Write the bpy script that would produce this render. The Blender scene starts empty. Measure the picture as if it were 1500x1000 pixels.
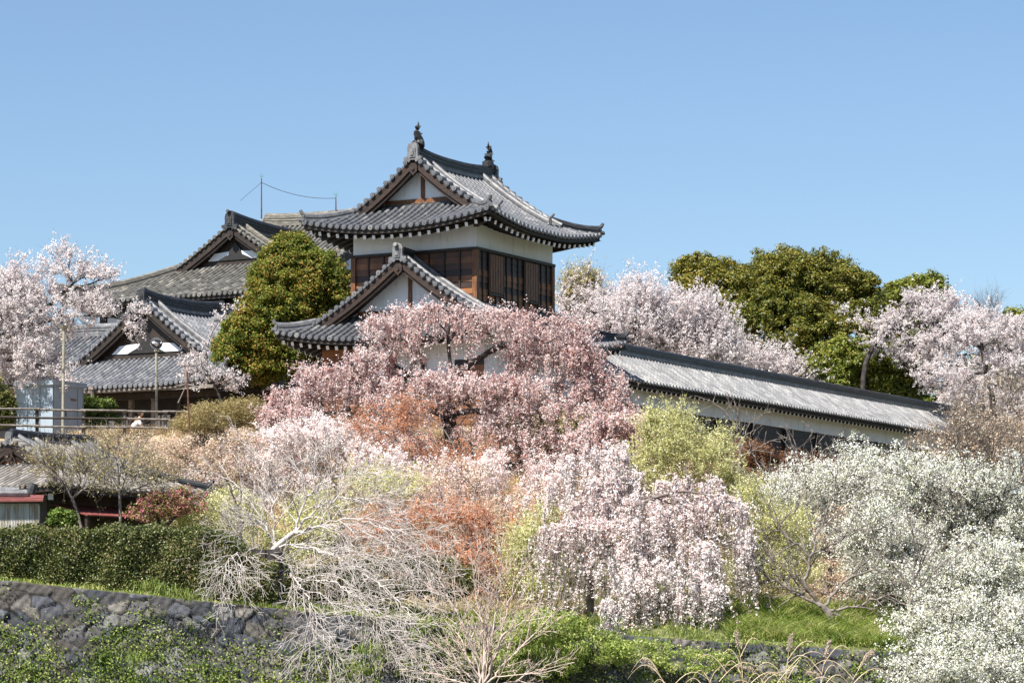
import bpy, math, random
import numpy as np
from mathutils import Vector, Matrix

# ------------------------------------------------------------------ camera, sky, sun, exposure
SC = bpy.context.scene
COL = SC.collection
F, HY = 4485.0, 950.0            # focal length in photograph pixels, height of the horizon line

cam_d = bpy.data.cameras.new("camera")
cam_d.sensor_width = 36.0
cam_d.lens = F / 1500 * 36.0
cam_d.shift_y = (HY - 500) / 1500
cam_d.clip_start = 1.0
cam_d.clip_end = 8000
cam = bpy.data.objects.new("camera", cam_d)
cam.location = (0, 0, 0)
cam.rotation_euler = (math.radians(90), 0, 0)
COL.objects.link(cam)
SC.camera = cam

SUN_EL = math.radians(53)
SUN_V = (-0.62, -0.78)           # horizontal direction towards the sun
SUN_AZ = math.atan2(SUN_V[0], SUN_V[1])   # clockwise from +Y
world = bpy.data.worlds.new("World")
SC.world = world
world.use_nodes = True
wn = world.node_tree
bg = wn.nodes["Background"]
sky = wn.nodes.new("ShaderNodeTexSky")
sky.sky_type = 'NISHITA'
sky.sun_disc = False
sky.sun_elevation = SUN_EL
sky.sun_rotation = SUN_AZ
sky.air_density = 1.0
sky.dust_density = 0.4
sky.ozone_density = 4.5
wn.links.new(sky.outputs[0], bg.inputs[0])
bg.inputs[1].default_value = 0.067

sun_d = bpy.data.lights.new("sun", 'SUN')
sun_d.energy = 5.0
sun_d.angle = math.radians(0.5)
sun_d.color = (1.0, 0.95, 0.87)
sun = bpy.data.objects.new("sun", sun_d)
COL.objects.link(sun)
_n = math.hypot(*SUN_V)
sdir = Vector((SUN_V[0]/_n*math.cos(SUN_EL), SUN_V[1]/_n*math.cos(SUN_EL), math.sin(SUN_EL)))
sun.rotation_euler = sdir.to_track_quat('Z', 'Y').to_euler()
sun.location = (40, -40, 80)

SC.view_settings.view_transform = 'Standard'
SC.view_settings.look = 'None'
SC.view_settings.exposure = 1.05
SC.view_settings.gamma = 1.0
SC.cycles.max_bounces = 6
SC.cycles.diffuse_bounces = 4
SC.cycles.glossy_bounces = 2
SC.cycles.transmission_bounces = 4
SC.cycles.transparent_max_bounces = 8

# ------------------------------------------------------------------ helpers
def P(px, py, Y):
    return np.array([(px - 750.0) / F * Y, Y, (HY - py) / F * Y])
def PX(px, Y):
    return (px - 750.0) / F * Y

RX, RY = 0.49, 0.872              # unit vector along the ridges of the castle buildings (local x)
ROT = math.atan2(RY, RX)          # local y then points left-and-back
C0 = np.array([-1.54, 130.0])     # near corner of the turret's upper storey
def CB(t, s):                     # castle frame -> world XY ; t along ridge, s to the left-back
    return C0 + t*np.array([RX, RY]) + s*np.array([-RY, RX])

def link(o, parent=None):
    COL.objects.link(o)
    if parent is not None:
        o.parent = parent
    return o
def tag(o, label=None, cat=None, group=None, kind=None):
    if label: o['label'] = label
    if cat: o['category'] = cat
    if group: o['group'] = group
    if kind: o['kind'] = kind
    return o
def empty(name, loc, rz=0.0):
    e = bpy.data.objects.new(name, None)
    e.location = tuple(float(v) for v in loc)
    e.rotation_euler = (0, 0, rz)
    e.empty_display_size = 0.3
    return link(e)

class MB:
    """collects polygons, builds one mesh object"""
    def __init__(s):
        s.v = []; s.f = []; s.m = []
    def add(s, vs, fs, m=0):
        b = len(s.v)
        s.v.extend([tuple(map(float, p)) for p in vs])
        for f in fs:
            s.f.append(tuple(b + i for i in f)); s.m.append(m)
    def box(s, x0, x1, y0, y1, z0, z1, m=0):
        s.add([(x0,y0,z0),(x1,y0,z0),(x1,y1,z0),(x0,y1,z0),(x0,y0,z1),(x1,y0,z1),(x1,y1,z1),(x0,y1,z1)],
              [(0,3,2,1),(4,5,6,7),(0,1,5,4),(1,2,6,5),(2,3,7,6),(3,0,4,7)], m)
    def tube(s, pts, r, n=8, cap=True, m=0):
        pts = [np.array(p, float) for p in pts]
        if not hasattr(r, '__len__'): r = [r]*len(pts)
        rings = []
        for i, p in enumerate(pts):
            t = pts[min(i+1, len(pts)-1)] - pts[max(i-1, 0)]
            t = t/(np.linalg.norm(t)+1e-9)
            ref = np.array([0,0,1.0]) if abs(t[2]) < .9 else np.array([1.0,0,0])
            u = np.cross(t, ref); u /= np.linalg.norm(u); w = np.cross(u, t)
            rings.append([p + r[i]*(math.cos(a)*u + math.sin(a)*w) for a in [2*math.pi*k/n for k in range(n)]])
        vs = [p for g in rings for p in g]
        fs = []
        for i in range(len(pts)-1):
            for k in range(n):
                a, b = i*n+k, i*n+(k+1) % n
                fs.append((a, b, b+n, a+n))
        if cap:
            fs.append(tuple(range(n-1, -1, -1))); fs.append(tuple((len(pts)-1)*n + k for k in range(n)))
        s.add(vs, fs, m)
    def bar(s, pts, w, h, m=0, layers=0, z0=0.0):
        """rectangular section following pts (bottom centre line), height h upwards; layers = stepped courses"""
        pts = [np.array(p, float) for p in pts]
        prof = [(-w/2, z0), (w/2, z0)]
        if layers:
            for k in range(layers):
                za, zb = z0 + h*k/layers, z0 + h*(k+1)/layers
                o = w/2 - (0.03 if k % 2 else 0.0)
                prof += [(o, za + .004), (o, zb)]
            left = [(-a, b) for a, b in prof[2:]][::-1]
            prof = [(-w/2, z0), (w/2, z0)] + prof[2:] + left
        else:
            prof += [(w/2, z0+h), (-w/2, z0+h)]
        rings = []
        for i, p in enumerate(pts):
            t = pts[min(i+1, len(pts)-1)] - pts[max(i-1, 0)]
            t[2] = 0; t = t/(np.linalg.norm(t)+1e-9)
            u = np.array([t[1], -t[0], 0])
            rings.append([p + a*u + np.array([0, 0, b]) for a, b in prof])
        n = len(prof)
        vs = [p for g in rings for p in g]; fs = []
        for i in range(len(pts)-1):
            for k in range(n):
                a, b = i*n+k, i*n+(k+1) % n
                fs.append((a, a+n, b+n, b))
        fs.append(tuple(range(n))); fs.append(tuple((len(pts)-1)*n + k for k in range(n-1, -1, -1)))
        s.add(vs, fs, m)
    def plate(s, outline, thick, origin, ax_u, ax_v, m=0):
        """closed outline (u,v) extruded by thick along ax_u x ax_v, centred"""
        U = np.array(ax_u, float); V = np.array(ax_v, float); N = np.cross(U, V); O = np.array(origin, float)
        n = len(outline)
        a = [O + u*U + v*V - N*thick/2 for u, v in outline]
        b = [O + u*U + v*V + N*thick/2 for u, v in outline]
        fs = [tuple(range(n-1, -1, -1)), tuple(range(n, 2*n))]
        fs += [(k, (k+1) % n, n+(k+1) % n, n+k) for k in range(n)]
        s.add(a+b, fs, m)
    def build(s, name, mats, parent=None, smooth=False):
        me = bpy.data.meshes.new(name)
        me.from_pydata(s.v, [], s.f)
        if not isinstance(mats, (list, tuple)): mats = [mats]
        for m in mats: me.materials.append(m)
        me.polygons.foreach_set('material_index', s.m)
        if smooth: me.polygons.foreach_set('use_smooth', [True]*len(s.f))
        me.update()
        return link(bpy.data.objects.new(name, me), parent)

def np_mesh(name, V, Fq, mat, parent=None, smooth=False):
    """V (n,3), Fq (m,k) all with k corners"""
    me = bpy.data.meshes.new(name)
    V = np.ascontiguousarray(V, dtype=np.float32); Fq = np.ascontiguousarray(Fq, dtype=np.int32)
    k = Fq.shape[1]
    me.vertices.add(len(V)); me.vertices.foreach_set('co', V.ravel())
    me.loops.add(Fq.size); me.loops.foreach_set('vertex_index', Fq.ravel())
    me.polygons.add(len(Fq)); me.polygons.foreach_set('loop_start', np.arange(0, Fq.size, k, dtype=np.int32))
    if smooth: me.polygons.foreach_set('use_smooth', np.ones(len(Fq), dtype=bool))
    me.update(calc_edges=True)
    me.materials.append(mat)
    return link(bpy.data.objects.new(name, me), parent)

# ------------------------------------------------------------------ materials
def newmat(name):
    m = bpy.data.materials.new(name); m.use_nodes = True
    nt = m.node_tree; return m, nt, nt.nodes['Principled BSDF']
def _ramp(nt, cols, stops=None):
    r = nt.nodes.new('ShaderNodeValToRGB'); e = r.color_ramp.elements
    n = len(cols); stops = stops or [i/(n-1) for i in range(n)]
    while len(e) < n: e.new(0.5)
    for i in range(n): e[i].position = stops[i]; e[i].color = (*cols[i], 1)
    return r
def M_surf(name, cols, scale=4.0, rough=0.7, bump=0.0, bscale=None, spec=0.5, stretch=(1,1,1), stops=None, metallic=0, detail=6):
    m, nt, b = newmat(name)
    tc = nt.nodes.new('ShaderNodeTexCoord'); mp = nt.nodes.new('ShaderNodeMapping')
    mp.inputs['Scale'].default_value = stretch
    nt.links.new(tc.outputs['Object'], mp.inputs[0])
    no = nt.nodes.new('ShaderNodeTexNoise'); no.inputs['Scale'].default_value = scale; no.inputs['Detail'].default_value = detail
    no.inputs['Roughness'].default_value = 0.65
    nt.links.new(mp.outputs[0], no.inputs['Vector'])
    r = _ramp(nt, cols, stops or [0.3 + 0.4*i/(len(cols)-1) for i in range(len(cols))])
    nt.links.new(no.outputs[0], r.inputs[0]); nt.links.new(r.outputs[0], b.inputs['Base Color'])
    b.inputs['Roughness'].default_value = rough; b.inputs['Specular IOR Level'].default_value = spec; b.inputs['Metallic'].default_value = metallic
    if bump:
        n2 = nt.nodes.new('ShaderNodeTexNoise'); n2.inputs['Scale'].default_value = bscale or scale*4; n2.inputs['Detail'].default_value = 4
        nt.links.new(mp.outputs[0], n2.inputs['Vector'])
        bp = nt.nodes.new('ShaderNodeBump'); bp.inputs['Strength'].default_value = bump; bp.inputs['Distance'].default_value = 0.03
        nt.links.new(n2.outputs[0], bp.inputs['Height']); nt.links.new(bp.outputs[0], b.inputs['Normal'])
    return m
def M_isl(name, cols, rough=0.6, spec=0.5, stops=None, nscale=1.2, namt=0.35, tint=(0.5,0.5,0.5), bump=0):
    """colour per separate piece (tile, leaf...) plus a slow drift"""
    m, nt, b = newmat(name)
    g = nt.nodes.new('ShaderNodeNewGeometry')
    tc = nt.nodes.new('ShaderNodeTexCoord')
    no = nt.nodes.new('ShaderNodeTexNoise'); no.inputs['Scale'].default_value = nscale; no.inputs['Detail'].default_value = 5
    nt.links.new(tc.outputs['Object'], no.inputs['Vector'])
    ad = nt.nodes.new('ShaderNodeMath'); ad.operation = 'MULTIPLY_ADD'; ad.inputs[1].default_value = namt*2.4; ad.inputs[2].default_value = -namt*1.2
    nt.links.new(no.outputs[0], ad.inputs[0])
    a2 = nt.nodes.new('ShaderNodeMath'); a2.operation = 'ADD'; a2.use_clamp = True
    nt.links.new(g.outputs['Random Per Island'], a2.inputs[0]); nt.links.new(ad.outputs[0], a2.inputs[1])
    r = _ramp(nt, cols, stops)
    nt.links.new(a2.outputs[0], r.inputs[0]); nt.links.new(r.outputs[0], b.inputs['Base Color'])
    b.inputs['Roughness'].default_value = rough; b.inputs['Specular IOR Level'].default_value = spec
    return m
def M_leaf(name, cols, trans=0.35, rough=0.5, spec=0.3, stops=None, nscale=0.7, namt=0.25):
    m = M_isl(name, cols, rough, spec, stops, nscale, namt)
    nt = m.node_tree; b = nt.nodes['Principled BSDF']; out = nt.nodes['Material Output']
    tr = nt.nodes.new('ShaderNodeBsdfTranslucent'); mx = nt.nodes.new('ShaderNodeMixShader')
    src = b.inputs['Base Color'].links[0].from_socket
    nt.links.new(src, tr.inputs[0]); mx.inputs[0].default_value = trans
    nt.links.new(b.outputs[0], mx.inputs[1]); nt.links.new(tr.outputs[0], mx.inputs[2]); nt.links.new(mx.outputs[0], out.inputs[0])
    return m

def g(v): return (v, v, v)
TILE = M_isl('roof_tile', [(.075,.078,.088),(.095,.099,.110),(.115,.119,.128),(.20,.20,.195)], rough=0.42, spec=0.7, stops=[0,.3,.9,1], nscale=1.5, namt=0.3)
TILE_PAN = M_surf('roof_pan_tile', [(.008,.0085,.010),(.020,.021,.024),(.05,.05,.05)], 3, 0.45, 0.3, 30)  # near black: shade between the round rows is put into this colour
TILE_OLD = M_isl('weathered_roof_tile', [(.06,.057,.050),(.105,.10,.09),(.14,.135,.12),(.26,.245,.21)], rough=0.6, spec=0.4, stops=[0,.3,.85,1], nscale=1.2, namt=0.4)
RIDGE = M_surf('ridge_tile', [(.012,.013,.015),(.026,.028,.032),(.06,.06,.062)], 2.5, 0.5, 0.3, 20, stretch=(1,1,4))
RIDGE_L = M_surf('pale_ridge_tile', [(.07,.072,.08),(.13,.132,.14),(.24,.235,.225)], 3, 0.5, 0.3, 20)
RIDGE_OLD = M_surf('weathered_ridge_tile', [(.06,.055,.045),(.14,.13,.11),(.24,.225,.19)], 3, 0.7, 0.4, 20, stretch=(1,1,3))
PLASTER = M_surf('white_plaster', [(.52,.54,.57),(.72,.75,.80),(.75,.79,.85)], 1.6, 0.85, 0.1, 12, stretch=(2.2,2.2,.5), stops=[.25,.42,.6])
PLASTER_W = M_surf('cream_plaster', [(.50,.51,.52),(.72,.74,.77),(.76,.79,.83)], 1.3, 0.85, 0.1, 12, stretch=(2,2,.5), stops=[.28,.45,.62])
WOOD = M_surf('brown_board', [(.009,.0035,.002),(.022,.009,.004),(.060,.024,.009)], 2.2, 0.55, 0.3, 20, stretch=(1,1,9), stops=[.32,.52,.72])  # brown darkened to include the verge's shade on the bargeboards
WOOD_O = M_surf('orange_timber', [(.055,.02,.007),(.13,.05,.017),(.28,.12,.04)], 3, 0.55, 0.3, 25, stretch=(6,6,.7))
WOOD_D = M_surf('dark_timber', [(.007,.0045,.003),(.020,.012,.008),(.042,.025,.016)], 4, 0.6, 0.3, 30)  # dark wood, its colour lowered further for shadow on the hall bargeboards
WOOD_BLACK = M_surf('black_timber', [(.006,.005,.005),(.018,.016,.015)], 4, 0.6, 0.2, 30)
TWIG_Y = M_surf('yellowish_green_twig', [(.28,.27,.12),(.46,.44,.22),(.56,.53,.30)], 3, .8)
WOOD_G = M_surf('grey_weathered_wood', [(.07,.055,.045),(.17,.145,.125),(.30,.27,.24)], 6, 0.85, 0.5, 40)
WHITE = M_surf('white_paint', [(.72,.73,.76),(.82,.82,.82)], 3, 0.7)
# ------------------------------------------------------------------ terrain
def sstep(a, b, x):
    t = np.clip((np.asarray(x, float)-a)/(b-a), 0, 1); return t*t*(3-2*t)
def Yw(X):                       # front line of the retaining wall top
    return 88 + 0.12*(np.asarray(X, float)+15)
def Z0(X):                       # height of the wall top
    return np.interp(X, [-60,-14.5,-5.4,0,4.3,11.5,60], [2.6,1.94,1.0,.62,.30,-.12,-1.0])
def hill(X, Y):
    X = np.asarray(X, float); Y = np.asarray(Y, float)
    t = RX*(X-C0[0]) + RY*(Y-C0[1]); lat = RY*(X-C0[0]) - RX*(Y-C0[1])
    b = 1 - sstep(-13, -7, X)
    d = np.maximum(lat-2.4, -t-(3+9*b))
    return 9.2 - .5*b*(1-sstep(-8,-3,t)) - (0.40+0.45*b)*np.maximum(d, 0)
def ground_z(X, Y):
    X = np.asarray(X, float); Y = np.asarray(Y, float)
    o = Y - Yw(X)
    base = Z0(X) + 0.06*np.clip(o, 0, 25) + .13*np.clip(o-.4,0,6)*sstep(2,6,X)
    hz = hill(X, Y)
    k = 0.6
    m = np.maximum(base, hz) + k*np.exp(-np.abs(base-hz)/k)*0.4
    m = m + 0.10*np.sin(X*1.3+Y*.7)*np.sin(Y*.9-X*.4)*sstep(0.3,4,o)*(1-sstep(9.0,9.2,hz))
    return np.where(o < 0.3, -3.2, m)

GROUND = None
def make_ground():
    xs = np.concatenate([[-3000,-800,-200,-90,-60,-45], np.arange(-36, 52, .6), [60,80,120,200,800,3000]])
    off = [(-400,0),(-90,0),(-86,0),(-70,0),(-40,0),(-15,0),(-5,0),(0.3,0),(0.3,1)] + [(o,1) for o in np.arange(.9, 110, .9)] + [(o,1) for o in (120,140,200,500,3000)]
    V = []; Cc = []
    rs = np.random.default_rng(5)
    for o, up in off:
        Y = Yw(np.clip(xs,-60,60)) + o
        Z = ground_z(xs, Y + (0.01 if up else -.01)) if up else np.full(len(xs), -3.2)
        if o <= -86: Z = np.full(len(xs), -1.65)
        V.append(np.stack([xs, Y, Z], 1))
        # natural ground colours by zone
        base = np.tile(np.array([[.10,.11,.035]]), (len(xs),1))            # grass
        t = RX*(xs-C0[0]) + RY*(Y-C0[1]); lat = RY*(xs-C0[0]) - RX*(Y-C0[1])
        dry = (sstep(3.2,5,Z)*(1-sstep(-8,-3,xs)))[:,None]
        base = base*(1-dry) + np.array([[.25,.18,.11]])*dry
        red = (sstep(2,4,lat)*(1-sstep(8,13,lat))*sstep(0,4,xs))[:,None]
        base = base*(1-red) + np.array([[.12,.065,.038]])*red
        mid = (sstep(-8,-4,xs)*(1-sstep(6,10,xs))*sstep(2.5,4,Z))[:,None]
        base = base*(1-mid) + np.array([[.46,.33,.25]])*mid
        if not up: base[:] = (.07,.075,.03)
        Cc.append(base)
    n = len(xs); m = len(off)
    V = np.concatenate(V); Cc = np.concatenate(Cc)
    i, j = np.meshgrid(np.arange(m-1), np.arange(n-1), indexing='ij')
    a = (i*n+j).ravel()
    Fq = np.stack([a, a+1, a+1+n, a+n], 1)
    mt, nt, b = newmat('ground_earth')
    at = nt.nodes.new('ShaderNodeAttribute'); at.attribute_name = 'zone'
    tc = nt.nodes.new('ShaderNodeTexCoord'); no = nt.nodes.new('ShaderNodeTexNoise'); no.inputs['Scale'].default_value = 2.3; no.inputs['Detail'].default_value = 8
    nt.links.new(tc.outputs['Object'], no.inputs['Vector'])
    r = _ramp(nt, [g(.35), g(1.0), g(1.7)], [.3,.5,.72]); nt.links.new(no.outputs[0], r.inputs[0])
    mx = nt.nodes.new('ShaderNodeMix'); mx.data_type = 'RGBA'; mx.blend_type = 'MULTIPLY'; mx.inputs[0].default_value = 1
    nt.links.new(at.outputs['Color'], mx.inputs[6]); nt.links.new(r.outputs[0], mx.inputs[7]); nt.links.new(mx.outputs[2], b.inputs['Base Color'])
    b.inputs['Roughness'].default_value = 0.95
    bp = nt.nodes.new('ShaderNodeBump'); bp.inputs['Strength'].default_value = 1; bp.inputs['Distance'].default_value = .2
    nt.links.new(no.outputs[0], bp.inputs['Height']); nt.links.new(bp.outputs[0], b.inputs['Normal'])
    o = np_mesh('ground', V, Fq, mt)
    ca = o.data.color_attributes.new('zone', 'FLOAT_COLOR', 'POINT')
    ca.data.foreach_set('color', np.concatenate([Cc, np.ones((len(Cc),1))], 1).astype(np.float32).ravel())
    tag(o, kind='structure')
make_ground()

# moat water between the camera's bank and the foot of the wall
mw = MB(); mw.add([(-300,3,-3.0),(300,3,-3.0),(300,84.0,-3.0),(-300,80.0,-3.0)], [(0,1,2,3)])
WATER, nt_, b_ = newmat('moat_water'); b_.inputs['Base Color'].default_value = (.03,.045,.03,1); b_.inputs['Roughness'].default_value = .08
tag(mw.build('water', WATER), kind='structure')

def voro(u, v, cell, seed, aniso=0.66, jit=.9):
    """jittered-grid Voronoi: returns F1, F2, id for arrays u,v"""
    rs = np.random.default_rng(seed)
    U, W = u/cell, v/(cell*aniso)
    N = 512; jx = .5+(rs.random((N,N))-.5)*jit; jy = .5+(rs.random((N,N))-.5)*jit
    iu, iw = np.floor(U).astype(int), np.floor(W).astype(int)
    f1 = np.full(U.shape, 9.); f2 = np.full(U.shape, 9.); idd = np.zeros(U.shape, int); ox = np.zeros(U.shape); oy = np.zeros(U.shape)
    for a in (-1,0,1):
        for b in (-1,0,1):
            cx, cy = iu+a, iw+b
            sx_ = cx + jx[cx%N, cy%N] - U; sy_ = cy + jy[cx%N, cy%N] - W; ax_ = np.abs(sx_); ay_ = np.abs(sy_); d = .55*np.maximum(ax_, ay_) + .3*(ax_+ay_)
            new = d < f1
            f2 = np.where(new, f1, np.minimum(f2, d)); idd = np.where(new, (cx%N)*N+(cy%N), idd); ox = np.where(new, sx_, ox); oy = np.where(new, sy_, oy); f1 = np.where(new, d, f1)
    return f1, f2, idd, ox, oy

def stone_face(name, fn, L, H, du, cell, seed, parent=None, depth=.16, cols=None, capw=0.8):
    """fn(u, w) -> base point and normal for u in 0..L (along), w in 0..H (down). Stones are real relief."""
    u = np.arange(0, L+du, du); w = np.arange(0, H+du, du)
    UU, WW = np.meshgrid(u, w)
    f1, f2, idd, ox, oy = voro(UU + .35*np.sin(WW*1.3), WW + .18*np.sin(UU*.9), cell, seed)
    rs = np.random.default_rng(seed+1)
    rc = rs.random(512*512); rc2 = rs.random(512*512)
    e = np.clip((f2-f1)/.09, 0, 1)**.8
    disp = depth*(e*(.55+.6*rc[idd]))
    rc3 = rs.random(512*512)-.5; rc4 = rs.random(512*512)-.5; tilt = depth*2.6*(rc3[idd]*ox + rc4[idd]*oy)*e + .012*np.sin(UU*23+WW*17)*e
    Pb, Nn = fn(UU, WW)
    V = Pb + Nn*(disp+tilt)[...,None]
    n, m = len(u), len(w)
    V = V.reshape(-1,3)
    # a solid back so the wall has thickness
    i, j = np.meshgrid(np.arange(m-1), np.arange(n-1), indexing='ij'); a = (i*n+j).ravel()
    Fq = [np.stack([a, a+n, a+1+n, a+1], 1)]
    top = np.arange(n); back = Pb[0] - Nn[0]*capw; back[:,2] = Pb[0][:,2]-.01
    V = np.concatenate([V, back]); bi = m*n + np.arange(n)
    Fq.append(np.stack([top[:-1], top[1:], bi[1:], bi[:-1]], 1))
    palette = np.array(cols if cols is not None else [(.038,.042,.052),(.058,.062,.074),(.078,.074,.078),(.125,.113,.10),(.065,.057,.05),(.17,.165,.16)])
    pi = (rc2[idd]*len(palette)).astype(int); colr = palette[pi]*(.75+.5*rc[idd])[...,None]
    colr = colr*(.06+.94*np.clip((f2-f1)/.09,0,1)**1.5)[...,None]          # dark earth in the joints
    colr = np.concatenate([colr.reshape(-1,3), np.tile([[.1,.09,.07]], (n,1))])
    mt, nt, b = newmat(name+'_stone')
    at = nt.nodes.new('ShaderNodeAttribute'); at.attribute_name = 'stone'
    tc = nt.nodes.new('ShaderNodeTexCoord'); no = nt.nodes.new('ShaderNodeTexNoise'); no.inputs['Scale'].default_value = 5; no.inputs['Detail'].default_value = 9; no.inputs['Roughness'].default_value = .7
    nt.links.new(tc.outputs['Object'], no.inputs['Vector'])
    r = _ramp(nt, [g(.45), g(.95), g(1.9)], [.3,.52,.75]); nt.links.new(no.outputs[0], r.inputs[0])
    mx = nt.nodes.new('ShaderNodeMix'); mx.data_type = 'RGBA'; mx.blend_type = 'MULTIPLY'; mx.inputs[0].default_value = 1
    nt.links.new(at.outputs['Color'], mx.inputs[6]); nt.links.new(r.outputs[0], mx.inputs[7]); nt.links.new(mx.outputs[2], b.inputs['Base Color'])
    b.inputs['Roughness'].default_value = .85
    bp = nt.nodes.new('ShaderNodeBump'); bp.inputs['Strength'].default_value = .8; bp.inputs['Distance'].default_value = .06
    nt.links.new(no.outputs[0], bp.inputs['Height']); nt.links.new(bp.outputs[0], b.inputs['Normal'])
    o = np_mesh(name, V, np.concatenate(Fq), mt, parent)
    ca = o.data.color_attributes.new('stone', 'FLOAT_COLOR', 'POINT')
    ca.data.foreach_set('color', np.concatenate([colr, np.ones((len(colr),1))], 1).astype(np.float32).ravel())
    return o

def front_wall(u, w):
    X = -26 + u; Y = Yw(X) - .05 - w*.33; Z = Z0(X) - w
    Nn = np.stack([np.full(X.shape,.11), np.full(X.shape,-.94), np.full(X.shape,.32)], -1)
    return np.stack([X, Y, Z], -1), Nn
sw = stone_face('stone_wall', front_wall, 56, 5.0, .045, .56, 11, capw=.7, depth=.085)
tag(sw, 'long battered retaining wall of rough dark stones below the hedge, overgrown with weeds', 'stone wall')

# ------------------------------------------------------------------ roofs
def oni(mb, O, U, V, s=1.0, m=0):
    """ridge-end tile: arch with flared feet and a raised inner panel; U across, V up"""
    out = [(-.30,0),(-.42,.04),(-.44,.13),(-.34,.17),(-.27,.14),(-.24,.30),(-.25,.52),(-.20,.66),(-.08,.73),(.08,.73),(.20,.66),(.25,.52),(.24,.30),(.27,.14),(.34,.17),(.44,.13),(.42,.04),(.30,0),(.16,-.08),(.10,.02),(-.10,.02),(-.16,-.08)]
    mb.plate([(a*s, b*s) for a, b in out], .14*s, O, U, V, m)
    N = np.cross(U, V)
    inn = [(-.13,.12),(.13,.12),(.15,.5),(.08,.6),(-.08,.6),(-.15,.5)]
    for sg in (1,):
        mb.plate([(a*s, b*s) for a, b in inn], .05*s, np.array(O)-N*.085*s, U, V, m)
        mb.plate([(a*s, b*s) for a, b in [(-.07,.2),(.07,.2),(.09,.35),(.05,.48),(-.05,.48),(-.09,.35)]], .05*s, np.array(O)-N*.12*s, U, V, m)

def shachi(mb, O, sx, s=1.0):
    """fish-shaped finial, head on the ridge, tail thrown up; sx = side the tail bends to"""
    O = np.array(O, float)
    pts = [(.0,0),(.07,.14),(.12,.30),(.08,.46),(-.05,.62),(-.15,.78),(-.12,.95),(.06,1.14)]
    rr = [.27,.30,.26,.21,.16,.12,.085,.02]
    mb.tube([O+np.array([sx*a*s, 0, b*s]) for a, b in pts], [r*s for r in rr], 9)
    # head / jaw
    mb.tube([O+np.array([sx*.02*s,0,.06*s]), O+np.array([-sx*.16*s,0,.10*s]), O+np.array([-sx*.26*s,0,.17*s])], [.15*s,.11*s,.04*s], 8)
    # fins: dorsal, belly, tail
    for tri in [[(.12,.16),(.30,.30),(.13,.34)],[(.10,.36),(.25,.52),(.06,.52)],[(-.08,.34),(-.27,.46),(-.10,.52)],[(-.10,.56),(-.26,.74),(-.08,.70)],
                [(.02,.62),(.20,.80),(.0,.82)],[(-.05,.80),(-.16,1.0),(-.02,.95)],[(.03,.90),(.12,1.04),(.0,1.0)],[(-.06,.9),(.05,.9),(.10,1.12),(.04,1.26)]]:
        mb.plate([(sx*a*s, b*s) for a, b in tri], .05*s, O, (1,0,0), (0,0,1))
    for sy in (-1, 1):
        mb.plate([(0,.12*s),(sy*.34*s,.26*s),(sy*.14*s,.38*s)], .05*s, O+np.array([0,0,.05]), (0,1,0), (0,0,1))
        mb.plate([(0,.45*s),(sy*.26*s,.62*s),(sy*.08*s,.70*s)], .05*s, O+np.array([0,0,.05]), (0,1,0), (0,0,1))
        mb.plate([(0,.75*s),(sy*.17*s,.98*s),(0,1.05*s)], .04*s, O+np.array([0,0,.05]), (0,1,0), (0,0,1))

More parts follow.
